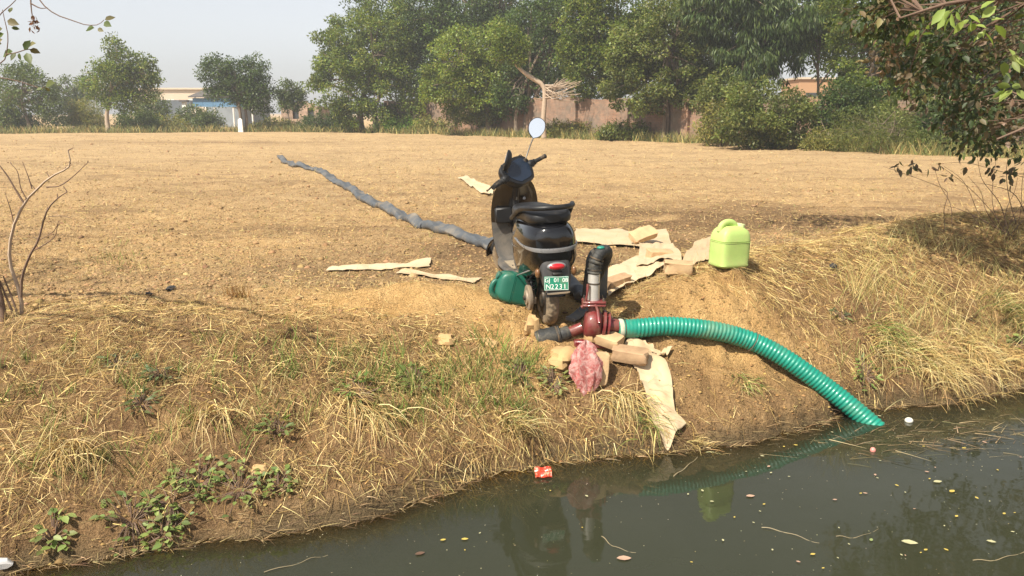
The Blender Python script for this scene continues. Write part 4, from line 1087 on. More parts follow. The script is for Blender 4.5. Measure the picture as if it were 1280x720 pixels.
for i in (28, 62, 108, 137):
    d = (base_[i + 1] - base_[i]); d.z = 0; d.normalize(); sd = Vector((d.y, -d.x, 0)); c = base_[i] - L0; c.z = gz(base_[i].x, base_[i].y) - L0.z
    MB().loft([[c + d * dd + sd * (.098 * math.cos(a)) + Vector((0, 0, .03 + .058 * math.sin(a))) for a in np.linspace(-.2, math.pi + .2, 14)] for dd in (-.012, .012)], cap=False, closed=False).build('tied_crease', M_LAYFLAT, lay, 60)
# grey flat strip by the rear wheel
a, b = at_depth(716, 396, 5.14), at_depth(742, 380, 5.30)
d = (b - a); st = thing('hose_offcut', 'short grey flat piece of hose lying between the rear wheel and the pump', 'hose piece', ((a + b) / 2))
sd = d.cross(Vector((0, 0, 1))).normalized(); upn = sd.cross(d).normalized()
rings = []
for k in range(12):
    u = k / 11 - .5; c = d * u * 1.25 + Vector((0, 0, .012 * math.sin(u * 5)))
    rings.append([c + sd * .042, c + sd * .036 + upn * .012, c - sd * .036 + upn * .014, c - sd * .042, c - sd * .036 - upn * .010, c + sd * .036 - upn * .012])
MB().loft(rings).build('flat_tube', M_LAYFLAT, st, 40)
# ---------------------------------------------------------------- cans
def can(name, label, cat, loc, rot, mats, parts_label=None, s=1.0, w=.125, dp=.092, h=.34):
    t = thing(name, label, cat, loc, rot)
    def rr(z, hx, hy, e=5, n=40, cx=0): return [((cx + hx * sup(math.cos(2 * math.pi * k / n), e)) * s, hy * sup(math.sin(2 * math.pi * k / n), e) * s, z * s) for k in range(n)]
    secs = [(0, w - .014, dp - .014, 0), (.006, w - .003, dp - .003, 0), (.016, w + .003, dp + .003, 0), (.03, w, dp, 0), (.10, w + .003, dp + .002, 0), (h * .575, w + .002, dp + .002, 0), (h * .585, w - .004, dp - .004, 0), (h * .60, w + .001, dp + .001, 0), (h * .74, w - .004, dp - .004, 0), (h * .83, w - .018, dp - .012, 0), (h * .89, w - .045, dp - .026, -.004), (h * .925, w - .075, dp - .045, -.008), (h * .93, .02, .02, -.008)]
    MB().loft([rr(z, hx, hy, 5.5, 40, cx) for z, hx, hy, cx in secs]).build('body', mats[0], t, 45)
    MB().tube([Vector(p) * s for p in spline([(-w + .025, 0, h * .80), (-w + .035, 0, h * .93), (-w + .07, 0, h * 1.0), (-.01, 0, h * 1.0), (.022, 0, h * .95), (.032, 0, h * .88)], 18)], [.019 * s] * 18, 12, flat=1.25).build('handle', mats[0], t, 60)
    cap = MB().lathe([(.031 * s, 0), (.031 * s, .012 * s), (.0345 * s, .014 * s), (.0345 * s, .035 * s), (.030 * s, .039 * s)], 26, Matrix.Translation((.072 * s, 0, h * .85 * s)) @ Matrix.Rotation(R(10), 4, 'Y')).build('cap', mats[1], t, 40)
    MB().loft([rr(z, w + q, dp + q, 5.5) for z, q in ((h * .570, .002), (h * .573, .0048), (h * .579, .0048), (h * .582, .002))], cap=False).build('seam', mats[0], t, 40)
    return t
M_LIME = solid('lime_plastic', (.40, .54, .16), .45, var=.16, scale=8, dust=.42, dust_col=(.42, .40, .17), spec=.4)
M_LIMECAP = solid('faded_cap', (.55, .60, .30), .5, var=.15, scale=12, dust=.3)
jp = at_ground(910, 331)
can('jerrycan', 'lime green plastic jerrycan standing on the bank', 'jerrycan', (jp.x, jp.y, jp.z - .01), (R(1), R(1.5), R(24)), (M_LIME, M_LIMECAP), h=.318)
M_TEAL = solid('teal_plastic', (.008, .10, .066), .42, var=.25, scale=9, dust=.28, dust_col=(.22, .24, .14))
M_TEALCAP = solid('dark_teal_cap', (.015, .10, .07), .5, var=.2, dust=.3)
gp = at_depth(648, 372, 5.46)
gcan = can('lying_can', 'teal green plastic can lying on its side under the scooter floor', 'can', (gp.x + .10, gp.y - .04, gz(gp.x, gp.y) + .055), (R(-12), R(-74), R(28)), (M_TEAL, M_TEALCAP), s=.82, h=.36, w=.13, dp=.10)

# ---------------------------------------------------------------- woven plastic sheets
def sheet_mat(name, col): return solid(name, col, .75, var=.10, scale=6, dust=.5, dust_col=(.44, .31, .17), bmp=.25, bscale=220)
M_SHEET = sheet_mat('beige_sheet', (.50, .385, .245)); M_SHEET2 = sheet_mat('pale_sheet', (.55, .44, .29)); M_SHEET3 = sheet_mat('tan_sheet', (.46, .34, .205))
def sheet(label, px4, mat, lift=.02, wrinkle=.004, nu=26, nv=10, seed=1, curl=0.0, stripe=False, name='plastic_sheet', sub=None):
    c = [at_ground(*q) for q in px4]
    o = (c[0] + c[1] + c[2] + c[3]) / 4; o.z = gz(o.x, o.y)
    us = np.linspace(0, 1, nu); vs = np.linspace(0, 1, nv)
    U, V = np.meshgrid(us, vs); U = U.ravel(); V = V.ravel()
    ca = [np.array(q) for q in c]
    Pn = (ca[0] * (1 - U)[:, None] + ca[1] * U[:, None]) * (1 - V)[:, None] + (ca[3] * (1 - U)[:, None] + ca[2] * U[:, None]) * V[:, None]
    ex = .012 * vnoise(U * 9, V * 5 + seed, seed)
    X = Pn[:, 0] + ex; Y = Pn[:, 1] + ex
    zs = np.max([hterr(X + ox, Y + oy) for ox in (-.03, 0, .03) for oy in (-.03, 0, .03)], axis=0)
    w = wrinkle * (fbm(U * 6.0, V * 4.0 + seed * 3, seed, 3) + .6 * np.abs(np.sin((U * 3 + V * 2 + seed) * 3.1)))
    Zt = zs + lift + w + curl * (np.abs(V - .5) * 2) ** 3 * .5
    top = [Vector((x, y, z)) - o for x, y, z in zip(X, Y, Zt)]
    n = len(top); vsx = [tuple(p) for p in top] + [tuple(p - Vector((0, 0, .004))) for p in top]; fs = []
    for j in range(nv - 1):
        for i in range(nu - 1):
            a = j * nu + i; fs.append((a, a + 1, a + nu + 1, a + nu)); fs.append((n + a + nu, n + a + nu + 1, n + a + 1, n + a))
    edge = [i for i in range(nu)] + [j * nu + nu - 1 for j in range(1, nv)] + [(nv - 1) * nu + i for i in range(nu - 2, -1, -1)] + [j * nu for j in range(nv - 2, 0, -1)]
    for k in range(len(edge)):
        a, b = edge[k], edge[(k + 1) % len(edge)]; fs.append((b, a, n + a, n + b))
    m = MB(); m.add(vsx, fs)
    ob = m.build(name, mat, None, 50, loc=o)
    tag(ob, label, 'sheet', 'beige sheets lying about')
    return ob
sheet('long beige sheet lying crosswise behind the scooter seat', [(716, 306), (842, 318), (832, 291), (720, 289)], M_SHEET, seed=1, lift=.025, wrinkle=.007)
sheet('beige sheet running from the pump towards the bricks', [(762, 378), (832, 336), (812, 316), (752, 348)], M_SHEET2, seed=2, lift=.03, wrinkle=.007)
sheet('small crumpled beige sheet under the bricks', [(796, 340), (852, 334), (842, 312), (800, 310)], M_SHEET, seed=3, lift=.05, wrinkle=.012)
sheet('creased beige sheet leaning against the left side of the jerrycan', [(852, 334), (893, 332), (890, 297), (868, 306)], M_SHEET3, seed=4, lift=.025, wrinkle=.007)
sheet('pale flat strip of sheet left of the scooter', [(408, 341), (536, 335), (538, 326), (414, 335)], M_SHEET2, seed=5, lift=.012, wrinkle=.003)
sheet('tan strip of sheet nearest the scooter floor on the left', [(494, 343), (592, 356), (603, 350), (506, 338)], M_SHEET, seed=6, lift=.014, wrinkle=.003)
sheet('narrow pale strip far behind the handlebar', [(573, 224), (610, 246), (618, 240), (584, 221)], M_SHEET2, seed=7, lift=.03, wrinkle=.010, nv=6)
# the long strip hanging down the bank to the water
hg = [at_ground(*q) for q in ((783, 434), (803, 450), (817, 472), (824, 500), (830, 525), (846, 556))]
hl = spline(hg, 40); o = hl[20].copy(); vs_, fs_ = [], []
for lay_ in (0, 1):
    for i, p in enumerate(hl):
        d = hl[min(i + 1, 39)] - hl[max(i - 1, 0)]; sd = Vector((d.y, -d.x, 0)).normalized(); w = .080 + .024 * math.sin(math.pi * min(1, i / 24))
        for k in range(9):
            u = k / 8 - .5; q = p - sd * u * w * 2 * (1 if i > 3 else .35 + .2 * i)
            z = max(gz(q.x + ox, q.y) for ox in (-.04, .04)) + .030 + .008 * math.sin(u * 4 + i * .22) + .004 * math.sin(i * .5 + u * 3)
            vs_.append(Vector((q.x, q.y, z - .005 * lay_)) - o)
n9 = 40 * 9
for i in range(39):
    for k in range(8):
        a = i * 9 + k; fs_.append((a, a + 1, a + 10, a + 9)); fs_.append((n9 + a + 9, n9 + a + 10, n9 + a + 1, n9 + a))
    fs_.append((i * 9, i * 9 + 9, n9 + i * 9 + 9, n9 + i * 9)); fs_.append((i * 9 + 17, i * 9 + 8, n9 + i * 9 + 8, n9 + i * 9 + 17))
m = MB(); m.add(vs_, fs_); ob = m.build('plastic_sheet', M_SHEET, None, 50, loc=o)
tag(ob, 'long beige strip of sheet hanging down the bank to the water', 'sheet', 'beige sheets lying about')
sheet('thin sliver of sheet under the start of the green hose', [(782, 436), (835, 452), (840, 447), (795, 430)], M_SHEET3, seed=8, lift=.012, wrinkle=.003, nv=5)

# ---------------------------------------------------------------- bricks, stones and the bag
M_BRICK = solid('dusty_brick', (.44, .28, .15), .95, var=.3, scale=16, dust=.7, dust_col=(.52, .37, .20), bmp=.8, bscale=50)
M_BRICKR = solid('reddish_brick', (.34, .215, .12), .95, var=.35, scale=16, dust=.6, dust_col=(.45, .30, .17), bmp=.8, bscale=50)
M_CLOD = solid('clay_clod', (.44, .285, .13), .95, var=.25, scale=10, bmp=1.0, bscale=30)
def brick(label, px, py, rot, mat, sz=(.22, .105, .07), up=0.0, d=None, name='brick', cat='brick', group='bricks by the pump'):
    g = at_ground(px, py) if d is None else at_depth(px, py, d)
    z = (gz(g.x, g.y) + sz[2] * .42 + up) if d is None else g.z
    rings = []; sd_ = px * .37 + py * .11
    for zz in (-1, -.93, -.4, .1, .55, .93, 1):
        k = 1 if abs(zz) < .95 else .93
        r = []
        for i in range(28):
            a = 2 * math.pi * i / 28; cx_, cy2 = sup(math.cos(a), 9), sup(math.sin(a), 9)
            q = 1 + .13 * float(vnoise(np.array([cx_ * 1.7 + sd_]), np.array([cy2 * 1.7 + zz * 1.3]), 17)[0]) + .03 * float(vnoise(np.array([cx_ * 6 + sd_]), np.array([cy2 * 6 + zz * 5]), 19)[0])
            r.append((cx_ * sz[0] / 2 * k * q, cy2 * sz[1] / 2 * k * q, zz * sz[2] / 2 * (1 + .06 * float(vnoise(np.array([cx_ * 3 + sd_]), np.array([cy2 * 3.]), 23)[0]))))
        rings.append(r)
    o = MB().loft(rings).build(name, mat, None, 32, loc=(g.x, g.y, z), rot=[R(q) for q in rot])
    tag(o, label, cat, group); return o
brick('tilted brick resting on the sheets, topmost and farthest of the bricks', 803, 309, (28, -14, 24), M_BRICK, (.26, .16, .06), up=.10)
brick('rounded dusty brick left of the jerrycan at the end of the sheet', 848, 340, (4, 3, -8), M_BRICK, (.20, .12, .08), up=.0)
brick('pale brick wrapped by the crumpled sheet', 824, 328, (8, 4, 12), M_BRICK, (.22, .11, .08), up=.03)
brick('reddish brick on the sheet just right of the steel pipe', 772, 362, (6, -8, 34), M_BRICKR, (.20, .10, .07), up=.03)
brick('flat brick in front of the red volute', 757, 441, (12, 10, -34), M_BRICK, (.22, .12, .07), up=.06)
brick('brick half buried right of the pink bag', 786, 452, (6, 4, -18), M_BRICKR, (.22, .12, .08), up=.01)
brick('upright brick behind the right edge of the pink bag', 748, 474, (78, 8, 12), M_BRICK, (.11, .20, .07), up=.04)
def rock(name, label, px, py, size, mat, seed, d=None, up=0, group=None, cat='stone', amp=.38):
    g = at_ground(px, py) if d is None else at_depth(px, py, d)
    m = MB(); n, k = 14, 9; rings = []
    for j in range(k + 1):
        r = []
        for i in range(n):
            a = 2 * math.pi * i / n; b = math.pi * j / k
            v = Vector((math.sin(b) * math.cos(a), math.sin(b) * math.sin(a), math.cos(b)))
            q = 1 + amp * float(vnoise(np.array([v.x * 1.9 + seed]), np.array([v.y * 1.9 + v.z * 2.3]), seed)[0])
            r.append((v.x * size[0] * q, v.y * size[1] * q, v.z * size[2] * q))
        rings.append(r)
    o = m.loft(rings, cap=False).build(name, mat, None, 30, loc=(g.x, g.y, (gz(g.x, g.y) if d is None else g.z) + up), rot=(0, 0, seed))
    tag(o, label, cat, group); return o
rock('stone', 'pale angular stone between the black coupling and the volute', 737, 431, (.055, .05, .055), M_CLOD, 3.1, up=.06)
rock('stone', 'broad brown stone under the black coupling', 702, 448, (.12, .09, .06), M_CLOD, 4.7, up=.0)
rock('earth_clod', 'tall yellow slab of earth standing left of the rear wheel', 664, 418, (.050, .045, .085), M_CLOD, 6.9, up=.05, cat='clod')
rock('earth_clod', 'cracked clod on the lip of the earth heap', 556, 425, (.075, .06, .045), M_CLOD, 8.3, up=.0, cat='clod')
rock('earth_clod', 'reddish clod on the bank below the heap', 610, 430, (.06, .05, .04), M_CLOD, 2.2, up=.0, cat='clod')
rock('earth_clod', 'yellow clod low on the left bank', 324, 590, (.045, .04, .03), M_CLOD, 9.2, up=.005, cat='clod')
rock('waterlogged_block', 'dark brown block half sunk at the water edge below the strip of sheet', 800, 586, (.11, .05, .03), solid('wet_wood', (.055, .035, .022), .35, var=.4), 5.5, up=.0, cat='block')
def bag():
    m, nt, out = new_mat('pink_polythene')
    p = nt.nodes.new('ShaderNodeBsdfPrincipled'); n = noise_node(nt, 26, 5, .7, dist=1.2)
    nt.links.new(ramp(nt, n.outputs[0], .40, .62, (.52, .13, .12), (.70, .45, .40)).outputs[0], p.inputs['Base Color'])
    p.inputs['Roughness'].default_value = .22; p.inputs['Subsurface Weight'].default_value = .0
    nt.links.new(bump(nt, n.outputs[0], .9, .02), p.inputs['Normal'])
    t = nt.nodes.new('ShaderNodeBsdfTranslucent'); t.inputs[0].default_value = (.6, .25, .22, 1)
    mx = nt.nodes.new('ShaderNodeMixShader'); mx.inputs[0].default_value = .3
    nt.links.new(p.outputs[0], mx.inputs[1]); nt.links.new(t.outputs[0], mx.inputs[2]); nt.links.new(mx.outputs[0], out.inputs[0])
    c = at_ground(731, 478); rings = []
    prof = [(.0, .19), (.03, .175), (.055, .145), (.08, .10), (.092, .05), (.085, .0), (.068, -.05), (.040, -.10), (.026, -.14), (.034, -.18), (.0, -.20)]
    pr = interp_sections(prof, 34)
    dn = Vector((.02, -.62, -.78)).normalized()
    for j, (r, z) in enumerate(pr):
        rg = []
        for i in range(40):
            a = 2 * math.pi * i / 40
            q = 1 + .28 * float(vnoise(np.array([math.cos(a) * 2.2 + z * 9]), np.array([math.sin(a) * 2.2 + z * 14]), 13)[0]) + .12 * math.sin(a * 9 + z * 30)
            rg.append((max(r, .002) * q * math.cos(a), max(r, .002) * q * math.sin(a) * .5 + .35 * z, z * .98 + .012 * math.sin(a * 5)))
        rings.append(rg)
    o = MB().loft(rings).build('plastic_bag', m, None, 60, loc=(c.x, c.y - .05, c.z + .06), rot=(R(0), R(4), R(8)))
    tag(o, 'crumpled pink plastic bag hanging on the bank below the pump', 'bag')
bag()
M_CHAR = solid('charred_scrap', (.03, .028, .026), .9, var=.4)
rock('dark_scrap', 'small dark scrap on the bare ground right of the jerrycan', 1041, 337, (.045, .03, .025), M_CHAR, 7.7, up=.015, cat='scrap')
rock('dark_scrap', 'flat black scrap on the field at left', 214, 362, (.075, .03, .012), M_CHAR, 1.7, up=.012, cat='scrap')
rock('dark_scrap', 'little black scrap left of the flat one on the field', 186, 370, (.03, .02, .012), M_CHAR, 2.7, up=.012, cat='scrap')
# plants
# ---------------------------------------------------------------- straw and clods on the field and the bank
STRAW = [(0.560, 0.414, 0.168), (0.480, 0.345, 0.136), (0.620, 0.483, 0.216), (0.400, 0.266, 0.104), (0.660, 0.542, 0.272)]
GREENS = [(.17, .23, .05), (.13, .20, .04), (.24, .28, .075), (.09, .15, .035)]
def px_ground(n, x0, x1, y0, y1, zz=FIELD, ypow=1.0):
    """points on the ground spread evenly over part of the view"""
    px = rng.uniform(x0, x1, n); py = y0 + (y1 - y0) * rng.uniform(0, 1, n) ** ypow
    a = (px - 640) / 1000; b = (py - 360) / 1000
    dy = math.cos(PITCH) - b * math.sin(PITCH); dz = -math.sin(PITCH) - b * math.cos(PITCH)
    k = (zz - CAM_H) / dz
    return a * k, dy * k
def stuff_blades(name, x, y, L, W, cols, up, droop, seg=2, lift=0.0, mat=None, kindstuff=True):
    z = hterr(x, y) + lift
    n = len(x); az = rng.uniform(0, 2 * math.pi, n)
    if not hasattr(up, '__len__'): up = np.full(n, up)
    d = np.stack([np.cos(az), np.sin(az), up], 1)
    o = blades(name, np.stack([x, y, z], 1), d, L, W, cols, mat or M_STRAW, droop=droop, seg=seg)
    if kindstuff: tag(o, kind='stuff')
    return o
x, y = px_ground(60000, -350, 1630, 168, 400)
Dd = np.hypot(x, y)
keep = (bank_st(x, y)[1] > 1.0) & (rng.uniform(size=len(x)) < .35 + .65 * (fbm(x * .7, y * .7, 5, 3) > -.15))
x, y, Dd = x[keep], y[keep], Dd[keep]; n = len(x)
o = stuff_blades('field_stubble', x, y, np.clip(rng.uniform(.03, .09, n) * (1 + Dd * .012), 0, .16), np.maximum(.003, Dd * .00045) * rng.uniform(.6, 1.2, n), pick_cols(n, STRAW, .2), rng.choice([.05, .12, .3, 1.5, 3.0], n, p=[.35, .3, .15, .12, .08]), rng.uniform(0, .3, n), 1, lift=.004)
tag(o, 'dry straw stubble strewn over the tilled field', 'stubble')
def lumps(name, x, y, size, cols, flat=.7):
    n = len(x); t = np.array([(1, 0, 0), (0, 1, 0), (-1, 0, 0), (0, -1, 0), (.1, .1, 1), (0, 0, -.6), (.7, .7, .45), (-.7, .6, .5), (-.6, -.7, .4), (.7, -.6, .5)], float)
    f = np.array([(0, 6, 4), (6, 1, 4), (1, 7, 4), (7, 2, 4), (2, 8, 4), (8, 3, 4), (3, 9, 4), (9, 0, 4), (0, 1, 6), (1, 2, 7), (2, 3, 8), (3, 0, 9)])
    V = t[None] * (size[:, None, None]) * np.array([1, 1, flat]) * (1 + rng.uniform(-.35, .35, (n, len(t), 3)))
    az = rng.uniform(0, 6.28, n); c, s = np.cos(az)[:, None], np.sin(az)[:, None]
    X = V[:, :, 0] * c - V[:, :, 1] * s; Y = V[:, :, 0] * s + V[:, :, 1] * c
    P = np.stack([X + x[:, None], Y + y[:, None], V[:, :, 2] + (hterr(x, y))[:, None]], -1)
    F = (np.arange(n)[:, None, None] * len(t) + f[None]).reshape(-1, 3)
    return np_mesh(name, P.reshape(-1, 3), F, M_STRAW, None, np.repeat(cols, len(f), axis=0))
SOIL_SHADED = [(.33, .21, .10), (.26, .165, .08), (.40, .26, .125)]  # darker than the ground, so the colour carries the clods' shading
x, y = px_ground(42000, -300, 1600, 172, 400); Dd = np.hypot(x, y)
k = (bank_st(x, y)[1] > .9) & (rng.uniform(size=len(x)) > 1.2 * gauss(x, y, -.55, 5.5, 1.1, .5) + gauss(x, y, 1.3, 5.3, .6, .5)); x, y, Dd = x[k], y[k], Dd[k]
o = lumps('field_clods', x, y, rng.uniform(.004, .012, len(x)) * (1 + Dd * .05) * (1 + 1.2 * (rng.uniform(size=len(x)) > .97)), pick_cols(len(x), SOIL_SHADED, .15)); tag(o, 'small crumbled clods of tilled soil on the field', 'soil', kind='stuff')
def bank_points(n, s0, s1, u0, u1):
    s = rng.uniform(s0, s1, n); u = rng.uniform(u0, u1, n); t = u * np.interp(s, S_K, TC_K)
    return EX + CS * s - SN * t, EY + SN * s + CS * t
x, y = bank_points(9000, -4.5, 6, .03, 1.1)
o = lumps('bank_clods', x, y, rng.uniform(.003, .011, len(x)) * (1 + .8 * (rng.uniform(size=len(x)) > .97)), pick_cols(len(x), [(0.300, 0.182, 0.072), (0.380, 0.246, 0.096), (0.220, 0.133, 0.056)], .18)); tag(o, 'crumbs of earth on the bank', 'soil', kind='stuff')
# dead straw lying matted on the bank; bare where fresh earth was dug
def straw_density(x, y):
    d = np.ones_like(x)
    d *= 1 - .93 * np.clip(1.5 * gauss(x, y, -0.55, 5.50, .95, .42, .1) + gauss(x, y, 0.05, 5.2, .45, .5) + gauss(x, y, 1.35, 5.25, .6, .5) * 1.1 + gauss(x, y, 1.3, 4.6, .6, .35) + .8 * gauss(x, y, .45, 4.6, .4, .4), 0, 1)
    return d * np.clip(.75 + .8 * fbm(x * 1.6, y * 1.6, 14, 3), .08, 1)
x, y = bank_points(78000, -4.6, 6.2, .02, 1.25)
k = rng.uniform(size=len(x)) < straw_density(x, y); x, y = x[k], y[k]; n = len(x)
e = .03; gxn = (hterr(x + e, y, False) - hterr(x - e, y, False)) / (2 * e); gyn = (hterr(x, y + e, False) - hterr(x, y - e, False)) / (2 * e)
az = np.where(rng.uniform(size=n) < .55, math.atan2(-CS, SN) + rng.normal(0, .7, n), rng.uniform(0, 6.28, n))
d = np.stack([np.cos(az), np.sin(az), np.cos(az) * gxn + np.sin(az) * gyn + rng.uniform(.03, .30, n)], 1)
Ls = rng.uniform(.03, .17, n)
o = blades('matted_straw', np.stack([x, y, hterr(x, y) + .004], 1), d, Ls, rng.uniform(.0018, .0048, n), pick_cols(n, [(0.480, 0.335, 0.132), (0.360, 0.236, 0.088), (0.580, 0.433, 0.184), (0.240, 0.148, 0.060), (0.680, 0.532, 0.248)], .25), M_STRAW, droop=rng.uniform(.1, .6, n), seg=2)
tag(o, 'matted dead straw lying on the canal bank', 'straw', kind='stuff')
# standing dry grass and fresh green blades
def grass(name, label, spots, n_per, L0, L1, pal, W=.0035, spread=.05, droop=(.3, 1.1), up=(1.2, 3.0), group=None):
    bx, by, sc = [], [], []
    for (px, py, k) in spots:
        g = at_ground(px, py); m = int(n_per * k); bx += list(rng.normal(g.x, spread * k, m)); by += list(rng.normal(g.y, spread * k, m)); sc += [k ** .5] * m
    bx = np.array(bx); by = np.array(by); n = len(bx); az = rng.uniform(0, 6.28, n)
    d = np.stack([np.cos(az), np.sin(az) - .15, rng.uniform(up[0], up[1], n)], 1)
    o = blades(name, np.stack([bx, by, hterr(bx, by) - .005], 1), d, rng.uniform(L0, L1, n) * np.array(sc), W * rng.uniform(.6, 1.3, n), pick_cols(n, pal, .2), M_STRAW, droop=rng.uniform(droop[0], droop[1], n), seg=3)
    return tag(o, label, 'grass', kind='stuff')
sp_l = [(rng.uniform(0, 640), rng.uniform(400, 640), rng.uniform(.5, 1.2)) for _ in range(120)]
sp_l = [q for q in sp_l if q[1] < 690 - .17 * q[0] and not (400 < q[0] < 660 and q[1] < 440)]
grass('dry_grass', 'dry pale grass standing in wisps on the left bank', sp_l, 20, .07, .22, STRAW + [(.30, .19, .09), (.24, .22, .08)], spread=.06, droop=(.4, 1.6), up=(.8, 2.5))
sp_g = [(rng.uniform(330, 660), rng.uniform(425, 530), rng.uniform(.4, 1.1)) for _ in range(70)] + [(rng.uniform(0, 330), rng.uniform(420, 620), rng.uniform(.3, .7)) for _ in range(50)] + [(rng.uniform(660, 700), rng.uniform(440, 500), .6) for _ in range(8)]
grass('green_grass', 'sparse green grass growing on the slope left of the pump', sp_g, 26, .06, .20, GREENS + [(.3, .3, .1)], W=.005, spread=.05, droop=(.2, 1.0))
sp_r = [(rng.uniform(1060, 1420), rng.uniform(285, 470), rng.uniform(.5, 1.3)) for _ in range(130)]
sp_r = [q for q in sp_r if q[0] > 1060 + max(0, (360 - q[1])) * .6]
grass('yellow_grass', 'yellowing tall grass on the right bank', sp_r, 26, .10, .28, STRAW + [(.34, .33, .11), (.42, .38, .15), (.26, .28, .09)], spread=.07, droop=(.3, 1.2))
sp_f = [(rng.uniform(-40, 1340), 168 + 70 * rng.uniform() ** 2, .6) for _ in range(40)] + [(154 + rng.normal(0, 18), 322 + rng.normal(0, 6), .7) for _ in range(16)] + [(rng.uniform(80, 640), rng.uniform(190, 330), .35) for _ in range(110)] + [(rng.uniform(640, 1100), rng.uniform(190, 300), .35) for _ in range(50)]
grass('field_weeds', 'thin green weeds scattered over the field', sp_f, 14, .04, .12, GREENS + [(.35, .32, .12)], W=.005, spread=.12)
# weedy verge along the foot of the wall and trees
px = np.concatenate([rng.uniform(380, 1290, 9000), rng.uniform(-60, 420, 4200)])
edge_x = [-60, 150, 300, 420, 530, 690, 840, 1050, 1150, 1300]; edge_y = [50, 52, 56, 55, 50.5, 41.5, 35.5, 27.2, 25, 23]
yy = np.interp(px, edge_x, edge_y) + rng.exponential(1.0, len(px)) - .3; xx = (px - 640) / 1000 * yy / math.cos(PITCH) * 1.02
n = len(xx); az = rng.uniform(0, 6.28, n)
o = blades('verge_weeds', np.stack([xx, yy, hterr(xx, yy) - .02], 1), np.stack([np.cos(az), np.sin(az), rng.uniform(1, 3.5, n)], 1), rng.uniform(.2, .65, n), np.full(n, .035) * yy / 40, pick_cols(n, [(.24, .23, .08), (0.340, 0.276, 0.096), (.16, .18, .06), (0.420, 0.335, 0.136), (.12, .15, .05)], .2), M_STRAW, droop=rng.uniform(.2, .9, n), seg=2)
tag(o, 'rough weedy verge along the foot of the trees and wall', 'weeds', kind='stuff')

# big hanging tussocks by the water on the right
def tussock(label, px, py, n, L0, L1, spread, lean, pal=STRAW, up=(.3, 1.2), droop=(1.4, 3.0), name='grass_tussock', group='grass tussocks on the bank', W=.005):
    g = at_ground(px, py); g.z = gz(g.x, g.y) - .01
    r = rng.normal(0, 1, (n, 2)) * spread; bx = g.x + r[:, 0]; by = g.y + r[:, 1] * .7
    az = rng.normal(lean, .55, n)
    d = np.stack([np.cos(az), np.sin(az), rng.uniform(up[0], up[1], n)], 1)
    o = blades(name, np.stack([bx - g.x, by - g.y, hterr(bx, by) - .01 - g.z], 1), d, rng.uniform(L0, L1, n), W * rng.uniform(.6, 1.3, n), pick_cols(n, pal, .2), M_STRAW, droop=rng.uniform(droop[0], droop[1], n), seg=5)
    o.location = g
    return tag(o, label, 'grass tussock', group)
DOWN = math.atan2(-CS, SN)
tussock('pale dry tussock hanging over the water right of the hose end', 1165, 455, 420, .18, .36, .10, DOWN)
tussock('second dry tussock hanging to the water, further right', 1215, 440, 320, .18, .36, .10, DOWN)
tussock('grey green drooping tussock above the hose end', 1110, 425, 300, .18, .36, .10, DOWN + .2, STRAW + GREENS)
tussock('yellow green tussock at the right edge of the picture', 1262, 400, 300, .18, .34, .11, DOWN, STRAW + GREENS, up=(.8, 2))
tussock('dry brown tussock low at the right edge', 1275, 455, 240, .14, .28, .09, DOWN, [(0.420, 0.266, 0.104), (0.520, 0.355, 0.144)])
tussock('arched pale straw tussock low on the left bank', 92, 560, 110, .22, .42, .07, DOWN, STRAW, up=(.6, 1.8))
tussock('long drooping straw wisp in the middle of the left bank', 262, 515, 70, .25, .45, .06, DOWN, STRAW, up=(.5, 1.5))
tussock('straw wisp hanging below the green grass patch', 470, 515, 70, .22, .40, .05, DOWN, STRAW, up=(.1, .8))
tussock('second straw wisp hanging left of the packet', 440, 500, 60, .25, .42, .03, DOWN, STRAW, up=(.1, .7))
tussock('spiky green and straw tussock above the red packet', 640, 535, 170, .14, .27, .04, DOWN, STRAW + [(.22, .26, .08)], up=(.5, 1.6), droop=(.8, 1.8))
tussock('tangle of dry stalks hanging below the pink bag', 772, 492, 230, .16, .34, .07, DOWN, STRAW + [(0.350, 0.295, 0.160)], up=(.1, .9))
tussock('dry grass patch left of the hanging strip of sheet', 800, 520, 110, .12, .26, .06, DOWN, STRAW + GREENS, up=(.2, 1.0))
tussock('small dry stubble clump on the field at left', 300, 372, 90, .08, .17, .035, -1.5, [(0.500, 0.325, 0.120), (0.360, 0.197, 0.072)], up=(1.5, 3), droop=(.2, .8))
tussock('little straw tuft at the corner of the teal can', 623, 396, 70, .06, .13, .03, -2, STRAW, up=(.5, 2), droop=(.3, 1.2), W=.003)
tussock('limp green tuft on the cut bank below the hose', 935, 480, 90, .08, .18, .05, DOWN, GREENS + STRAW, up=(.2, 1), droop=(.8, 2))
tussock('dry wisp at the water under the hanging strip', 872, 558, 80, .08, .17, .04, DOWN, STRAW, up=(.4, 1.5), droop=(.5, 1.5))
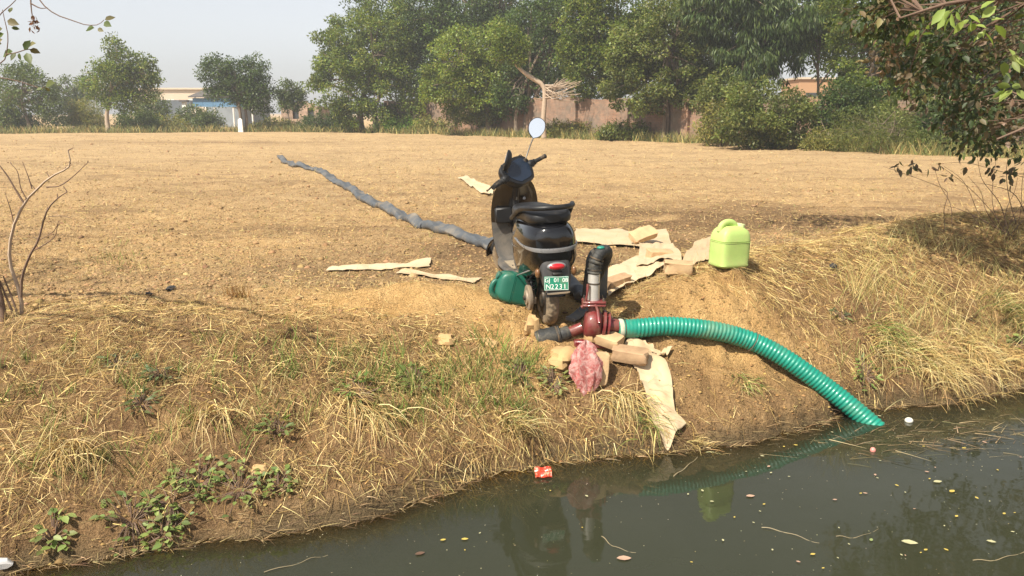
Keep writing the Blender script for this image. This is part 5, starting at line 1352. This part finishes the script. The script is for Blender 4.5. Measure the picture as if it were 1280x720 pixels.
# ---------------------------------------------------------------- broad leaved weeds
def weed(label, px, py, n, leaf=.06, rad=.09, h=.10, pal=None, name='broadleaf_weed', group='leafy weeds on the bank', asp=.62):
    g = at_ground(px, py); g.z = gz(g.x, g.y) - .005
    t = thing(name, label, 'weed', g, group=group)
    a = rng.uniform(0, 6.28, n); r = rad * np.sqrt(rng.uniform(.02, 1, n)); X = r * np.cos(a); Y = r * np.sin(a)
    Z = hterr(X + g.x, Y + g.y) - g.z + h * rng.uniform(.3, 1.0, n) * (1.1 - .6 * r / rad)
    P = np.stack([X, Y, Z], 1)
    ax = np.stack([np.cos(a) + rng.normal(0, .5, n), np.sin(a) + rng.normal(0, .5, n) - .25, rng.uniform(-.3, .6, n)], 1)
    nr = np.stack([rng.normal(0, .35, n), rng.normal(-.25, .35, n), np.ones(n)], 1)
    Ls = leaf * rng.uniform(.6, 1.25, n)
    leaves('leaves', P, ax, nr, Ls, Ls * asp, pick_cols(n, pal or [(.20, .26, .075), (.26, .31, .10), (.15, .20, .06)], .16), M_LEAF, t, fine=True)
    mb = MB()
    for i in range(0, n, max(1, n // 26)):
        mb.tube([(X[i] * .3, Y[i] * .3, 0), (X[i] * .75, Y[i] * .75, Z[i] * .7), P[i]], [.003, .0025, .0018], 4, cap=False)
    mb.build('stems', M_TWIG, t, 0)['kind'] = 'stuff'
    return t
weed('low leafy weed standing alone near the bottom left corner', 66, 672, 30, .048, .075, .07)
weed('leafy weed patch at the left end of the green mat by the water', 165, 650, 46, .040, .13, .055)
weed('leafy weed in the middle of the green mat by the water', 215, 628, 52, .040, .14, .055)
weed('leafy weed at the top of the green mat by the water', 250, 602, 46, .040, .14, .055)
weed('leafy weed at the right end of the green mat by the water', 300, 612, 44, .040, .13, .055)
weed('small leafy weed nearest the water under the green mat', 205, 668, 40, .045, .08, .06)
weed('little leafy weed right of the green mat', 348, 608, 34, .04, .07, .06)
weed('dark low weed on the left bank above the arched tussock', 200, 468, 34, .05, .08, .05, [(.09, .12, .05), (.13, .15, .07)], asp=.35)
weed('grey green weed high on the left bank', 150, 460, 30, .05, .08, .05, [(.13, .15, .08), (.17, .19, .10)], asp=.35)
weed('spreading weed in the middle of the left bank', 178, 505, 36, .055, .08, .05, [(.10, .13, .05), (.16, .18, .07)], asp=.3)
weed('dark green weed left in the grassy patch below the heap', 345, 540, 40, .05, .09, .07, [(.12, .17, .05), (.18, .22, .07)], asp=.35)
weed('bright weed in the grassy patch below the heap', 450, 492, 60, .05, .11, .07, [(.14, .20, .05), (.20, .26, .07)], asp=.35)
weed('leafy weed beside the clods below the heap', 520, 480, 50, .05, .10, .07, [(.13, .18, .05), (.19, .24, .07)], asp=.35)
weed('small weed under the black coupling', 650, 470, 50, .045, .10, .06, [(.15, .18, .06), (.22, .24, .08)], asp=.4)
weed('pale weed left of the pink bag', 690, 480, 50, .05, .09, .06, [(.25, .27, .10), (.32, .32, .13)], asp=.35)
weed('leafy sprig on the bank at the end of the green hose arch', 1082, 470, 36, .045, .08, .08, asp=.4)
weed('small dark weed above the hose on the right', 1050, 400, 26, .04, .06, .05, [(.10, .12, .05), (.15, .17, .06)], asp=.4)
weed('green weed at the right edge above the water', 1276, 440, 60, .045, .10, .10)

# straw, roots and crumbs washed up along the waterline
s_ = rng.uniform(-2.6, 5.5, 9000); x = EX + CS * s_ - SN * 0; y = EY + SN * s_; tt = rng.normal(.03, .09, 9000); x = x - SN * tt; y = y + CS * tt
zz = hterr(x, y); k = (zz > -.03) & (zz < .09); x, y, zz = x[k], y[k], zz[k]; n = len(x); az = rng.normal(math.atan2(SN, CS), .8, n)
o = blades('waterline_litter', np.stack([x, y, np.maximum(zz, 0) + .004], 1), np.stack([np.cos(az), np.sin(az), rng.uniform(0, .25, n)], 1), rng.uniform(.02, .11, n), rng.uniform(.0018, .004, n), pick_cols(n, [(.20, .13, .065), (.32, .22, .11), (.12, .08, .045), (.42, .31, .16)], .2), M_STRAW, droop=rng.uniform(0, .5, n), seg=2)
tag(o, 'wet straw and roots washed up along the waterline', 'debris', kind='stuff')
# ---------------------------------------------------------------- near trees that reach into the picture
def near_leaves(name, root, org, clumps, per, size, pal, w, rad=.16, droop=.5, fine=True, asp=.5):
    n = len(clumps) * per; k = np.repeat(np.arange(len(clumps)), per)
    o = unit(rng.normal(size=(n, 3))) * rng.uniform(.2, 1, (n, 1)); pos = np.array(clumps)[k] + o * rad * np.array([1, 1, .8]) - np.array(org)
    ax = o + rng.normal(0, .5, (n, 3)); ax[:, 2] -= droop
    nr = np.stack([rng.normal(0, .6, n), rng.normal(-.2, .6, n), rng.uniform(.2, 1.2, n)], 1)
    Ls = size * rng.uniform(.6, 1.25, n)
    cc = pick_cols(len(clumps), pal, .1, w)
    cols = .55 * cc[k] + .45 * pick_cols(n, pal, .15, w)
    return leaves(name, pos, ax, nr, Ls, Ls * asp * rng.uniform(.8, 1.2, n), cols, M_LEAF, root, fine=fine)
def limb_net(mb, org, stems, clumps, r0=.012, r1=.004):
    pts = [p for s in stems for p in s]
    for c in clumps:
        c = Vector(c); q = min(pts, key=lambda p: (p - c).length)
        md = (q + c) / 2 + Vector((rng.uniform(-.05, .05), rng.uniform(-.05, .05), rng.uniform(0, .10)))
        mb.tube([q - org, md - org, c - org], [r0, (r0 + r1) / 2, r1], 5, cap=False)
BP = [(.035, .055, .018), (.055, .080, .025), (.15, .20, .055), (.17, .105, .065), (.25, .165, .11)]  # the brightest green stands for leaves lit by the sun
BW = [.38, .28, .12, .14, .08]
rt = Vector((5.1, 6.7, 0)); rt.z = gz(rt.x, rt.y) - .05
rtree = thing('overhanging_tree', 'near tree on the right bank whose dark leafy branches hang into the picture', 'tree', rt)
T0 = rt.copy()
trunk = spline([T0, T0 + Vector((-.05, 0, .9)), T0 + Vector((.1, -.1, 1.9)), T0 + Vector((-.05, -.1, 2.9)), T0 + Vector((.1, .1, 3.9))], 14)
stems = [spline([trunk[6], Vector((4.3, 6.2, 2.55)), Vector((3.6, 5.7, 2.65)), Vector((2.9, 5.4, 2.62)), Vector((2.45, 5.3, 2.5))], 12),
         spline([trunk[5], Vector((4.4, 5.9, 2.1)), Vector((3.7, 5.4, 1.95)), Vector((3.1, 5.2, 1.75))], 12),
         spline([trunk[8], Vector((4.1, 6.6, 3.5)), Vector((3.0, 6.8, 4.0)), Vector((1.8, 7.0, 4.1))], 12),
         spline([trunk[9], Vector((4.6, 6.0, 3.3)), Vector((3.9, 5.2, 3.2)), Vector((3.2, 4.7, 3.0))], 12)]
mb = MB(); mb.tube([p - T0 for p in trunk], [.13 - .006 * i for i in range(14)], 9)
for s in stems: mb.tube([p - T0 for p in s], list(np.linspace(.030, .006, len(s))), 7)
cl = []
while len(cl) < 300:
    px, py, d = rng.uniform(1020, 1480), rng.uniform(-120, 185), rng.uniform(5.7, 7.6)
    lim = 1015 + max(0, py) * .75
    if px < lim + rng.uniform(0, 60) or (py > 150 and px < 1190): continue
    cl.append(at_depth(px, py, d))
ov = [Vector((rng.uniform(1.2, 3.6), rng.uniform(6.2, 7.9), rng.uniform(3.8, 4.7))) for _ in range(34)]
ov2 = [Vector((rng.uniform(4.2, 6.6), rng.uniform(6.4, 8.8), rng.uniform(2.9, 5.2))) for _ in range(40)]
limb_net(mb, T0, stems, cl + ov + ov2, .007, .0018)
mb.build('trunk', M_TWIG, rtree, 60)
near_leaves('crown', rtree, T0, cl, 46, .062, BP, BW, rad=.19)
big = [at_depth(*q, 4.6) for q in ((1215, 22), (1235, 30), (1190, 15), (1262, 70), (1268, 110), (1150, 40))]
near_leaves('sunlit_leaves', rtree, T0, big, 7, .085, [(.28, .36, .09), (.20, .27, .07)], [.5, .5], rad=.07)  # brighter leaf colour stands in for sunlight on these larger leaves
near_leaves('upper_crown', rtree, T0, ov + ov2, 34, .10, BP, BW, rad=.30)
# the tree overhead on the left
lt = Vector((-6.2, 4.1, 0)); lt.z = gz(lt.x, lt.y) - .05
ltree = thing('overhanging_tree', 'near tree off to the left whose thin leafy twigs hang in the top left corner', 'tree', lt)
LD = 3.7
def LP(px, py, d=LD): return at_depth(px, py, d)
tr2 = spline([lt, lt + Vector((.1, 0, 1.2)), lt + Vector((.0, -.2, 2.4)), lt + Vector((.4, -.3, 3.3))], 12)
s1 = spline([tr2[9], Vector((-4.7, 4.0, 3.3)), Vector((-3.4, 3.8, 3.0)), LP(-60, -40)], 10)
s2 = spline([tr2[7], Vector((-4.6, 4.0, 2.5)), LP(-90, 70)], 8)
twigs = [[LP(-60, -40), LP(-20, 40), LP(0, 18), LP(16, 4), LP(30, -12)], [LP(-90, 70), LP(-30, 92), LP(2, 78), LP(8, 66), LP(10, 45), LP(6, 26), LP(3, 12)], [LP(8, 68), LP(20, 66), LP(33, 62), LP(44, 62)],
         [LP(-60, -40), LP(20, -30), LP(52, 4), LP(70, 18), LP(92, 26), LP(107, 31), LP(122, 31), LP(130, 25)], [LP(38, -8), LP(39, 10), LP(41, 24), LP(43, 36)], [LP(38, 4), LP(50, 10), LP(60, 10)],
         [LP(-90, 70), LP(-40, 92), LP(0, 97), LP(25, 102), LP(50, 110), LP(56, 108)]]
mb = MB(); mb.tube([p - lt for p in tr2], [.11 - .006 * i for i in range(12)], 9)
mb.tube([p - lt for p in s1], list(np.linspace(.04, .008, 10)), 6); mb.tube([p - lt for p in s2], list(np.linspace(.03, .006, 8)), 6)
for t in twigs: mb.tube([p - lt for p in spline(t, 14)], list(np.linspace(.0034, .0014, 14)), 5)
far_l = [Vector((rng.uniform(-7.6, -5.2), rng.uniform(2.8, 5.2), rng.uniform(2.8, 4.6))) for _ in range(46)]
limb_net(mb, lt, [tr2, s1[:6]], far_l)
mb.build('trunk', M_TWIG, ltree, 60)
near_leaves('crown', ltree, lt, far_l, 30, .06, BP, BW, rad=.28)
lv = [(9, 26, .3, 15), (14, 35, .1, 11), (5, 42, 2.6, 12), (3, 36, 2.9, 12), (3, 49, 2.8, 12), (2, 55, 3.3, 10), (12, 16, -1.2, 8), (0, 20, 2.6, 10), (16, 64, 2.7, 15), (20, 66, 2.2, 12), (24, 66, 1.4, 10), (30, 62, -1.0, 14), (33, 66, 1.2, 15), (37, 62, .3, 14), (34, 60, -.6, 12), (118, 35, 2.9, 12), (122, 36, .4, 8), (131, 25, -.3, 14), (130, 28, .5, 10), (53, 110, 2.9, 8), (57, 107, -.35, 12), (56, 110, .5, 8)]
P, A, NR, LS = [], [], [], []
for (px, py, ang, ln) in lv:
    q = LP(px, py); e = LP(px + math.cos(ang) * ln, py + math.sin(ang) * ln, LD + rng.uniform(-.03, .03))
    P.append(q - lt); A.append(e - q); LS.append((e - q).length); NR.append((rng.normal(0, .4), -1, rng.uniform(.2, .9)))
n = len(P)
leaves('hanging_leaves', np.array(P), np.array(A), np.array(NR), np.array(LS), np.array(LS) * .62, pick_cols(n, [(.07, .10, .03), (.10, .13, .04), (.15, .13, .06)], .15), M_LEAF, ltree, fine=True)
n = 26; c = np.array(LP(42, 29) - lt); o = rng.normal(0, 1, (n, 3)) * np.array([.008, .008, .018])
leaves('withered_cluster', c + o, rng.normal(0, 1, (n, 3)) - np.array([0, 0, 1.]), rng.normal(0, 1, (n, 3)), rng.uniform(.014, .028, n), rng.uniform(.008, .015, n), pick_cols(n, [(.12, .055, .03), (.20, .09, .05)], .2), M_LEAF, ltree)

# ---------------------------------------------------------------- bare sapling on the left bank and bare shrub on the right
g = at_ground(27, 392)
bs = thing('bare_bank_sapling', 'leafless thin forked sapling at the left edge of the field', 'sapling', g)
BD = g.y
def BL(px, py, d=0): return at_depth(px, py, BD + d) - g
def stem(mb, pts, r0, r1, n=16): mb.tube(spline(pts, n), list(np.linspace(r0, r1, n)), 6)
sets = [([BL(27, 394), BL(26, 370), BL(14, 335), BL(12, 310), BL(18, 280), BL(32, 252), BL(45, 238), BL(62, 222), BL(80, 213), BL(88, 205), BL(85, 188)], .013, .0035),
        ([BL(58, 234), BL(75, 232), BL(92, 220), BL(110, 203)], .005, .002), ([BL(26, 374), BL(28, 345), BL(38, 318), BL(48, 300), BL(58, 265), BL(72, 248), BL(84, 240)], .010, .003),
        ([BL(40, 314), BL(52, 308), BL(68, 296), BL(72, 282)], .005, .002), ([BL(30, 254), BL(20, 238), BL(8, 218), BL(-6, 200)], .007, .003), ([BL(34, 250), BL(26, 235), BL(22, 215), BL(14, 205)], .004, .0015),
        ([BL(60, 271), BL(78, 270), BL(90, 273)], .003, .0015), ([BL(40, 236), BL(35, 220), BL(28, 202)], .004, .0015), ([BL(18, 285), BL(14, 265), BL(6, 240)], .004, .0015), ([BL(46, 302), BL(66, 290), BL(74, 276)], .003, .0015)]
for p_, a_, b_ in sets:
    m2 = MB(); stem(m2, p_, a_, b_); m2.build('stem' if a_ > .008 else 'twig', M_TWIG if a_ < .012 else M_PALEBARK, bs, 60)
m2 = MB()
for p_, a_, b_ in sets:
    for q in p_[3:]:
        m2.tube([q, q + Vector((rng.uniform(-.03, .03), rng.uniform(-.02, .02), rng.uniform(.01, .04)))], [.004, .002], 5)
m2.build('buds', M_TWIG, bs, 60)['kind'] = 'stuff'
g2 = at_ground(4, 402)
db = thing('dark_stump_stem', 'thick dark broken stem at the left picture edge below the bare sapling', 'stem', g2)
for k, pts in enumerate(([(5, 404), (2, 380), (-3, 355), (-8, 325)], [(18, 396), (8, 372), (0, 352), (-10, 335)], [(24, 398), (14, 370), (4, 345)])):
    m2 = MB(); stem(m2, [at_depth(*q, g2.y + .02 * k) - g2 for q in pts], .022 if k == 0 else .008, .012 if k == 0 else .004); m2.build('stem', M_TWIG, db, 60)
g3 = at_ground(1262, 292)
shb = thing('bare_shrub', 'leafless twiggy shrub with a few withered leaves on the right bank', 'shrub', g3)
SD = g3.y
def SL(px, py, d=0.): return at_depth(px, py, SD + d) - g3
tw_ = [[(1268, 296), (1230, 276), (1200, 262), (1178, 256)], [(1262, 296), (1250, 255), (1228, 225), (1222, 198)], [(1275, 296), (1262, 250), (1258, 215), (1262, 188)], [(1240, 296), (1222, 284), (1196, 280)], [(1290, 290), (1270, 245), (1240, 232), (1215, 228)], [(1255, 296), (1268, 268), (1290, 240), (1300, 215)], [(1262, 294), (1245, 270), (1240, 245), (1243, 215), (1246, 195)], [(1258, 292), (1240, 265), (1215, 238), (1190, 218), (1172, 205)], [(1250, 292), (1225, 270), (1212, 240), (1200, 222), (1180, 208)],
       [(1270, 292), (1276, 262), (1278, 225), (1284, 200)], [(1181, 288), (1180, 262), (1184, 240), (1160, 228), (1130, 217), (1104, 208)], [(1190, 284), (1188, 255), (1175, 232), (1168, 210)],
       [(1300, 226), (1265, 218), (1235, 210), (1205, 203), (1170, 205)], [(1255, 290), (1258, 262), (1268, 240), (1272, 222)], [(1248, 288), (1232, 262), (1226, 240), (1210, 220)], [(1264, 292), (1285, 270), (1310, 255)],
       [(1228, 290), (1216, 270), (1205, 258)], [(1250, 292), (1262, 278), (1280, 268)]]
for k, p_ in enumerate(tw_):
    m2 = MB(); stem(m2, [SL(*q, (k % 5 - 2) * .06) for q in p_], .0045 if k < 5 else .0032, .0014); m2.build('twig', M_TWIG, shb, 60)
P, A = [], []
for (px, py, n) in ((1120, 207, 7), (1140, 208, 9), (1170, 206, 6), (1240, 212, 9), (1268, 214, 12), (1205, 205, 5), (1185, 222, 4), (1262, 226, 6)):
    for _ in range(n):
        P.append(SL(px + rng.normal(0, 5), py + rng.normal(0, 3), rng.uniform(-.1, .1))); A.append((rng.normal(0, .4), rng.normal(0, .4), rng.uniform(-1.4, .1)))
n = len(P); Ls = rng.uniform(.05, .09, n)
leaves('withered_leaves', np.array(P), np.array(A), rng.normal(0, 1, (n, 3)), Ls, Ls * .5, pick_cols(n, [(.09, .07, .05), (.14, .10, .07), (.10, .11, .05)], .2), M_LEAF, shb, fine=True)

# ---------------------------------------------------------------- things floating on the water
def on_water(px, py): return at_height(px, py, 0.0)
M_YLEAF = {k: solid(k, c, .55, var=.2, scale=40) for k, c in (('yellow_leaf', (.48, .36, .08)), ('pale_leaf', (.42, .40, .23)), ('brown_leaf', (.12, .07, .045)), ('pink_leaf', (.42, .27, .19)), ('green_leaf', (.22, .27, .10)))}
def floater(px, py, ln, ang, mat, label, group=None, name='floating_leaf'):
    p = on_water(px, py); Lm = ln * p.length / 1000 * 1.15
    out_ = [(0, 0), (.2, .2), (.5, .3), (.8, .18), (1, 0), (.8, -.16), (.5, -.27), (.2, -.18)]
    vs = [(q[0] - .5, q[1], .012 * abs(q[1]) * 8 * .2) for q in out_] + [(0, 0, -.02)]
    m = MB(); m.add([(v[0] * Lm, v[1] * Lm, .006 + v[2] * Lm) for v in vs], [(i, (i + 1) % 8, 8) for i in range(8)])
    o = m.build(name, M_YLEAF[mat], None, 0, loc=p, rot=(0, 0, ang))
    return tag(o, label, 'leaf', group)
uniq = [(554, 676, 10, .3, 'yellow_leaf', 'bright yellow leaf floating left of the scooter reflection'), (525, 693, 17, .4, 'brown_leaf', 'dark brown curled leaf floating near the bottom edge'), (780, 699, 24, .0, 'pink_leaf', 'large pinkish leaf floating at the bottom centre'),
        (1137, 679, 22, -.3, 'pale_leaf', 'long pale leaf floating below the twig raft'), (1190, 615, 11, .6, 'yellow_leaf', 'yellow leaf floating right below the twig raft'), (1172, 603, 13, .2, 'pale_leaf', 'pale pointed leaf floating just below the twig raft'),
        (1089, 676, 9, 1.0, 'green_leaf', 'single green leaf floating near the lower right'), (1239, 678, 12, -.4, 'pale_leaf', 'pale leaf floating near the right bottom corner'), (938, 621, 14, .1, 'pink_leaf', 'small pink leaf floating below the hose reflection'), (581, 675, 12, .1, 'yellow_leaf', 'yellow green leaf floating beside the bright yellow one'),
        (1016, 694, 9, .3, 'yellow_leaf', 'small yellow leaf floating in open water at the bottom')]
for q in uniq: floater(q[0], q[1], q[2] * .75, *q[3:])
G_FL = 'small pale leaves scattered on the water'
cnt = 0
while cnt < 60:
    px, py = rng.uniform(420, 1280), rng.uniform(500, 712)
    if rng.uniform() > .45 + .55 * (px > 900): continue
    p = on_water(px, py)
    if gz(p.x, p.y) > -.03: continue
    floater(px, py, rng.uniform(2.5, 5.5), rng.uniform(0, 6.28), ['pale_leaf', 'yellow_leaf', 'pale_leaf', 'pink_leaf'][rng.integers(0, 4)], 'tiny pale leaf floating on the dark water', G_FL); cnt += 1
x = rng.uniform(-1.5, 5, 11000); y = rng.uniform(2.6, 5.6, 11000)
k = (hterr(x, y, False) < -.01) & (rng.uniform(size=11000) < .10 + .6 * gauss(x, y, 2.6, 4.45, .9, .35) + .3 * np.exp(-np.abs(bank_st(x, y)[1]) / .08)); x, y = x[k], y[k]; n = len(x); az = rng.uniform(0, 6.28, n)
o = leaves('water_specks', np.stack([x, y, np.full(n, .003)], 1), np.stack([np.cos(az), np.sin(az), az * 0], 1), np.tile([0, 0, 1.], (n, 1)), rng.uniform(.003, .012, n), rng.uniform(.002, .006, n), pick_cols(n, [(.36, .33, .2), (.22, .18, .09), (.45, .42, .3)], .2), M_STRAW, fold=.02)
tag(o, 'scum of specks and husks floating on the water', 'debris', kind='stuff')
# raft of twigs right of the hose end
nb = 330; x = rng.normal(2.75, .55, nb); y = 4.52 + (x - 2.4) * .12 + rng.normal(0, .13, nb); az = rng.normal(.15, .6, nb)
k = hterr(x, y, False) < -.02; x, y, az = x[k], y[k], az[k]; n = len(x)
o = blades('twig_raft', np.stack([x, y, np.full(n, .004)], 1), np.stack([np.cos(az), np.sin(az), rng.uniform(-.02, .10, n)], 1), rng.uniform(.04, .24, n), rng.uniform(.002, .006, n), pick_cols(n, [(.12, .09, .05), (.20, .15, .08), (.33, .25, .14), (.08, .07, .04)], .2), M_STRAW, droop=rng.uniform(0, .3, n), seg=4)
tag(o, 'raft of rotting twigs and weed floating right of the hose end', 'debris', kind='stuff')
M_STALK = solid('wet_stalk', (.30, .24, .14), .6, var=.3, scale=20)
def stick(label, pts, r=.0022, mat=M_STALK):
    P = [on_water(*q) for q in pts]; c = P[0].copy()
    sp = spline(P, 14); o = MB().tube([q - c + Vector((0, 0, .003 + .004 * math.sin(i))) for i, q in enumerate(sp)], list(np.linspace(r, r * .4, 14)), 5).build('floating_stick', mat, None, 60, loc=c)
    tag(o, label, 'stick', 'thin sticks floating on the water')
stick('long pale stick floating below the jerrycan reflection', [(952, 660), (975, 664), (1000, 672), (1024, 680)])
stick('curved pale stick floating at the right bottom', [(1216, 701), (1240, 701), (1262, 696), (1284, 689)])
stick('short stick floating below the steel pipe reflection', [(752, 671), (768, 684), (795, 692)], .0018)
stick('curved twig floating at the bottom left of the water', [(330, 716), (368, 706), (392, 698), (410, 695)], .0018)
stick('thin bent stalk floating in the middle of the right water', [(1045, 671), (1072, 672), (1098, 662)], .0015)
stick('stick standing out of the water at the edge by the strip of sheet', [(842, 596), (858, 584), (872, 572)], .003)
stick('pale stick lying along the left waterline', [(265, 672), (300, 664), (340, 655), (380, 640)], .003)
def blob(name, label, cat, px, py, size, col, rough=.4, d=None):
    p = on_water(px, py); m = MB(); ellipsoid(m, (0, 0, 0), size, 14, 10)
    o = m.build(name, solid(name + '_surface', col, rough, var=.2, scale=30), None, 60, loc=(p.x, p.y, size[2] * .35)); tag(o, label, cat)
blob('foam_ball', 'small white foam ball floating right of the hose end', 'ball', 1136, 527, (.026, .024, .020), (.66, .64, .56))
blob('pink_float', 'small pink round float in the water below the hose end', 'float', 1091, 564, (.016, .016, .018), (.62, .24, .20))
p = on_water(679, 597)
m, nt, out = new_mat('red_packet_print'); pb = nt.nodes.new('ShaderNodeBsdfPrincipled'); nn_ = noise_node(nt, 55, 4, .6)
nt.links.new(ramp(nt, nn_.outputs[0], .52, .60, (.50, .045, .02), (.75, .35, .22)).outputs[0], pb.inputs[0]); pb.inputs['Roughness'].default_value = .3; nt.links.new(pb.outputs[0], out.inputs[0])
gxp = []
for j in range(7):
    gxp.append([(-.045 + .09 * i / 8, -.032 + .064 * j / 6, .012 + .006 * math.sin(i * 1.3 + j) + .004 * math.cos(j * 2.1)) for i in range(9)] + [(-.045 + .09 * i / 8, -.032 + .064 * j / 6, .004) for i in range(8, -1, -1)])
o = MB().loft(gxp, Matrix.Rotation(R(32), 4, 'X')).build('snack_packet', m, None, 40, loc=(p.x, p.y + .02, .014), rot=(0, 0, .1)); tag(o, 'small red printed packet at the water edge', 'packet')
p = at_ground(6, 708)
o = MB().loft([[(a * .28, b * .3, c * .5) for a, b, c in ((-.12, y, .03 + .02 * math.sin(y * 60)), (-.04, y, .06 + .02 * math.sin(y * 40 + 1)), (.05, y, .05 + .02 * math.cos(y * 50)), (.12, y, .02), (.05, y, .0), (-.05, y, .0))] for y in np.linspace(-.09, .09, 12)]).build('foil_wrapper', solid('dull_foil', (.62, .60, .58), .35, metal=.4, var=.25, scale=30), None, 25, loc=p, rot=(0, 0, .4)); tag(o, 'crumpled pale foil wrapper in the bottom left corner', 'wrapper')
# ---------------------------------------------------------------- haze in the air
hz = MB().box((0, 335, 7.5), (620, 840, 21))
haze = hz.build('haze', None, sm=0)
tag(haze, kind='stuff')
hm, hnt, hout = new_mat('haze_air')
pv = hnt.nodes.new('ShaderNodeVolumePrincipled')
pv.inputs['Color'].default_value = (0.96, 0.97, 1.0, 1)
pv.inputs['Density'].default_value = 0.0017
pv.inputs['Anisotropy'].default_value = 0.2
hnt.links.new(pv.outputs[0], hout.inputs['Volume'])
haze.data.materials.append(hm)
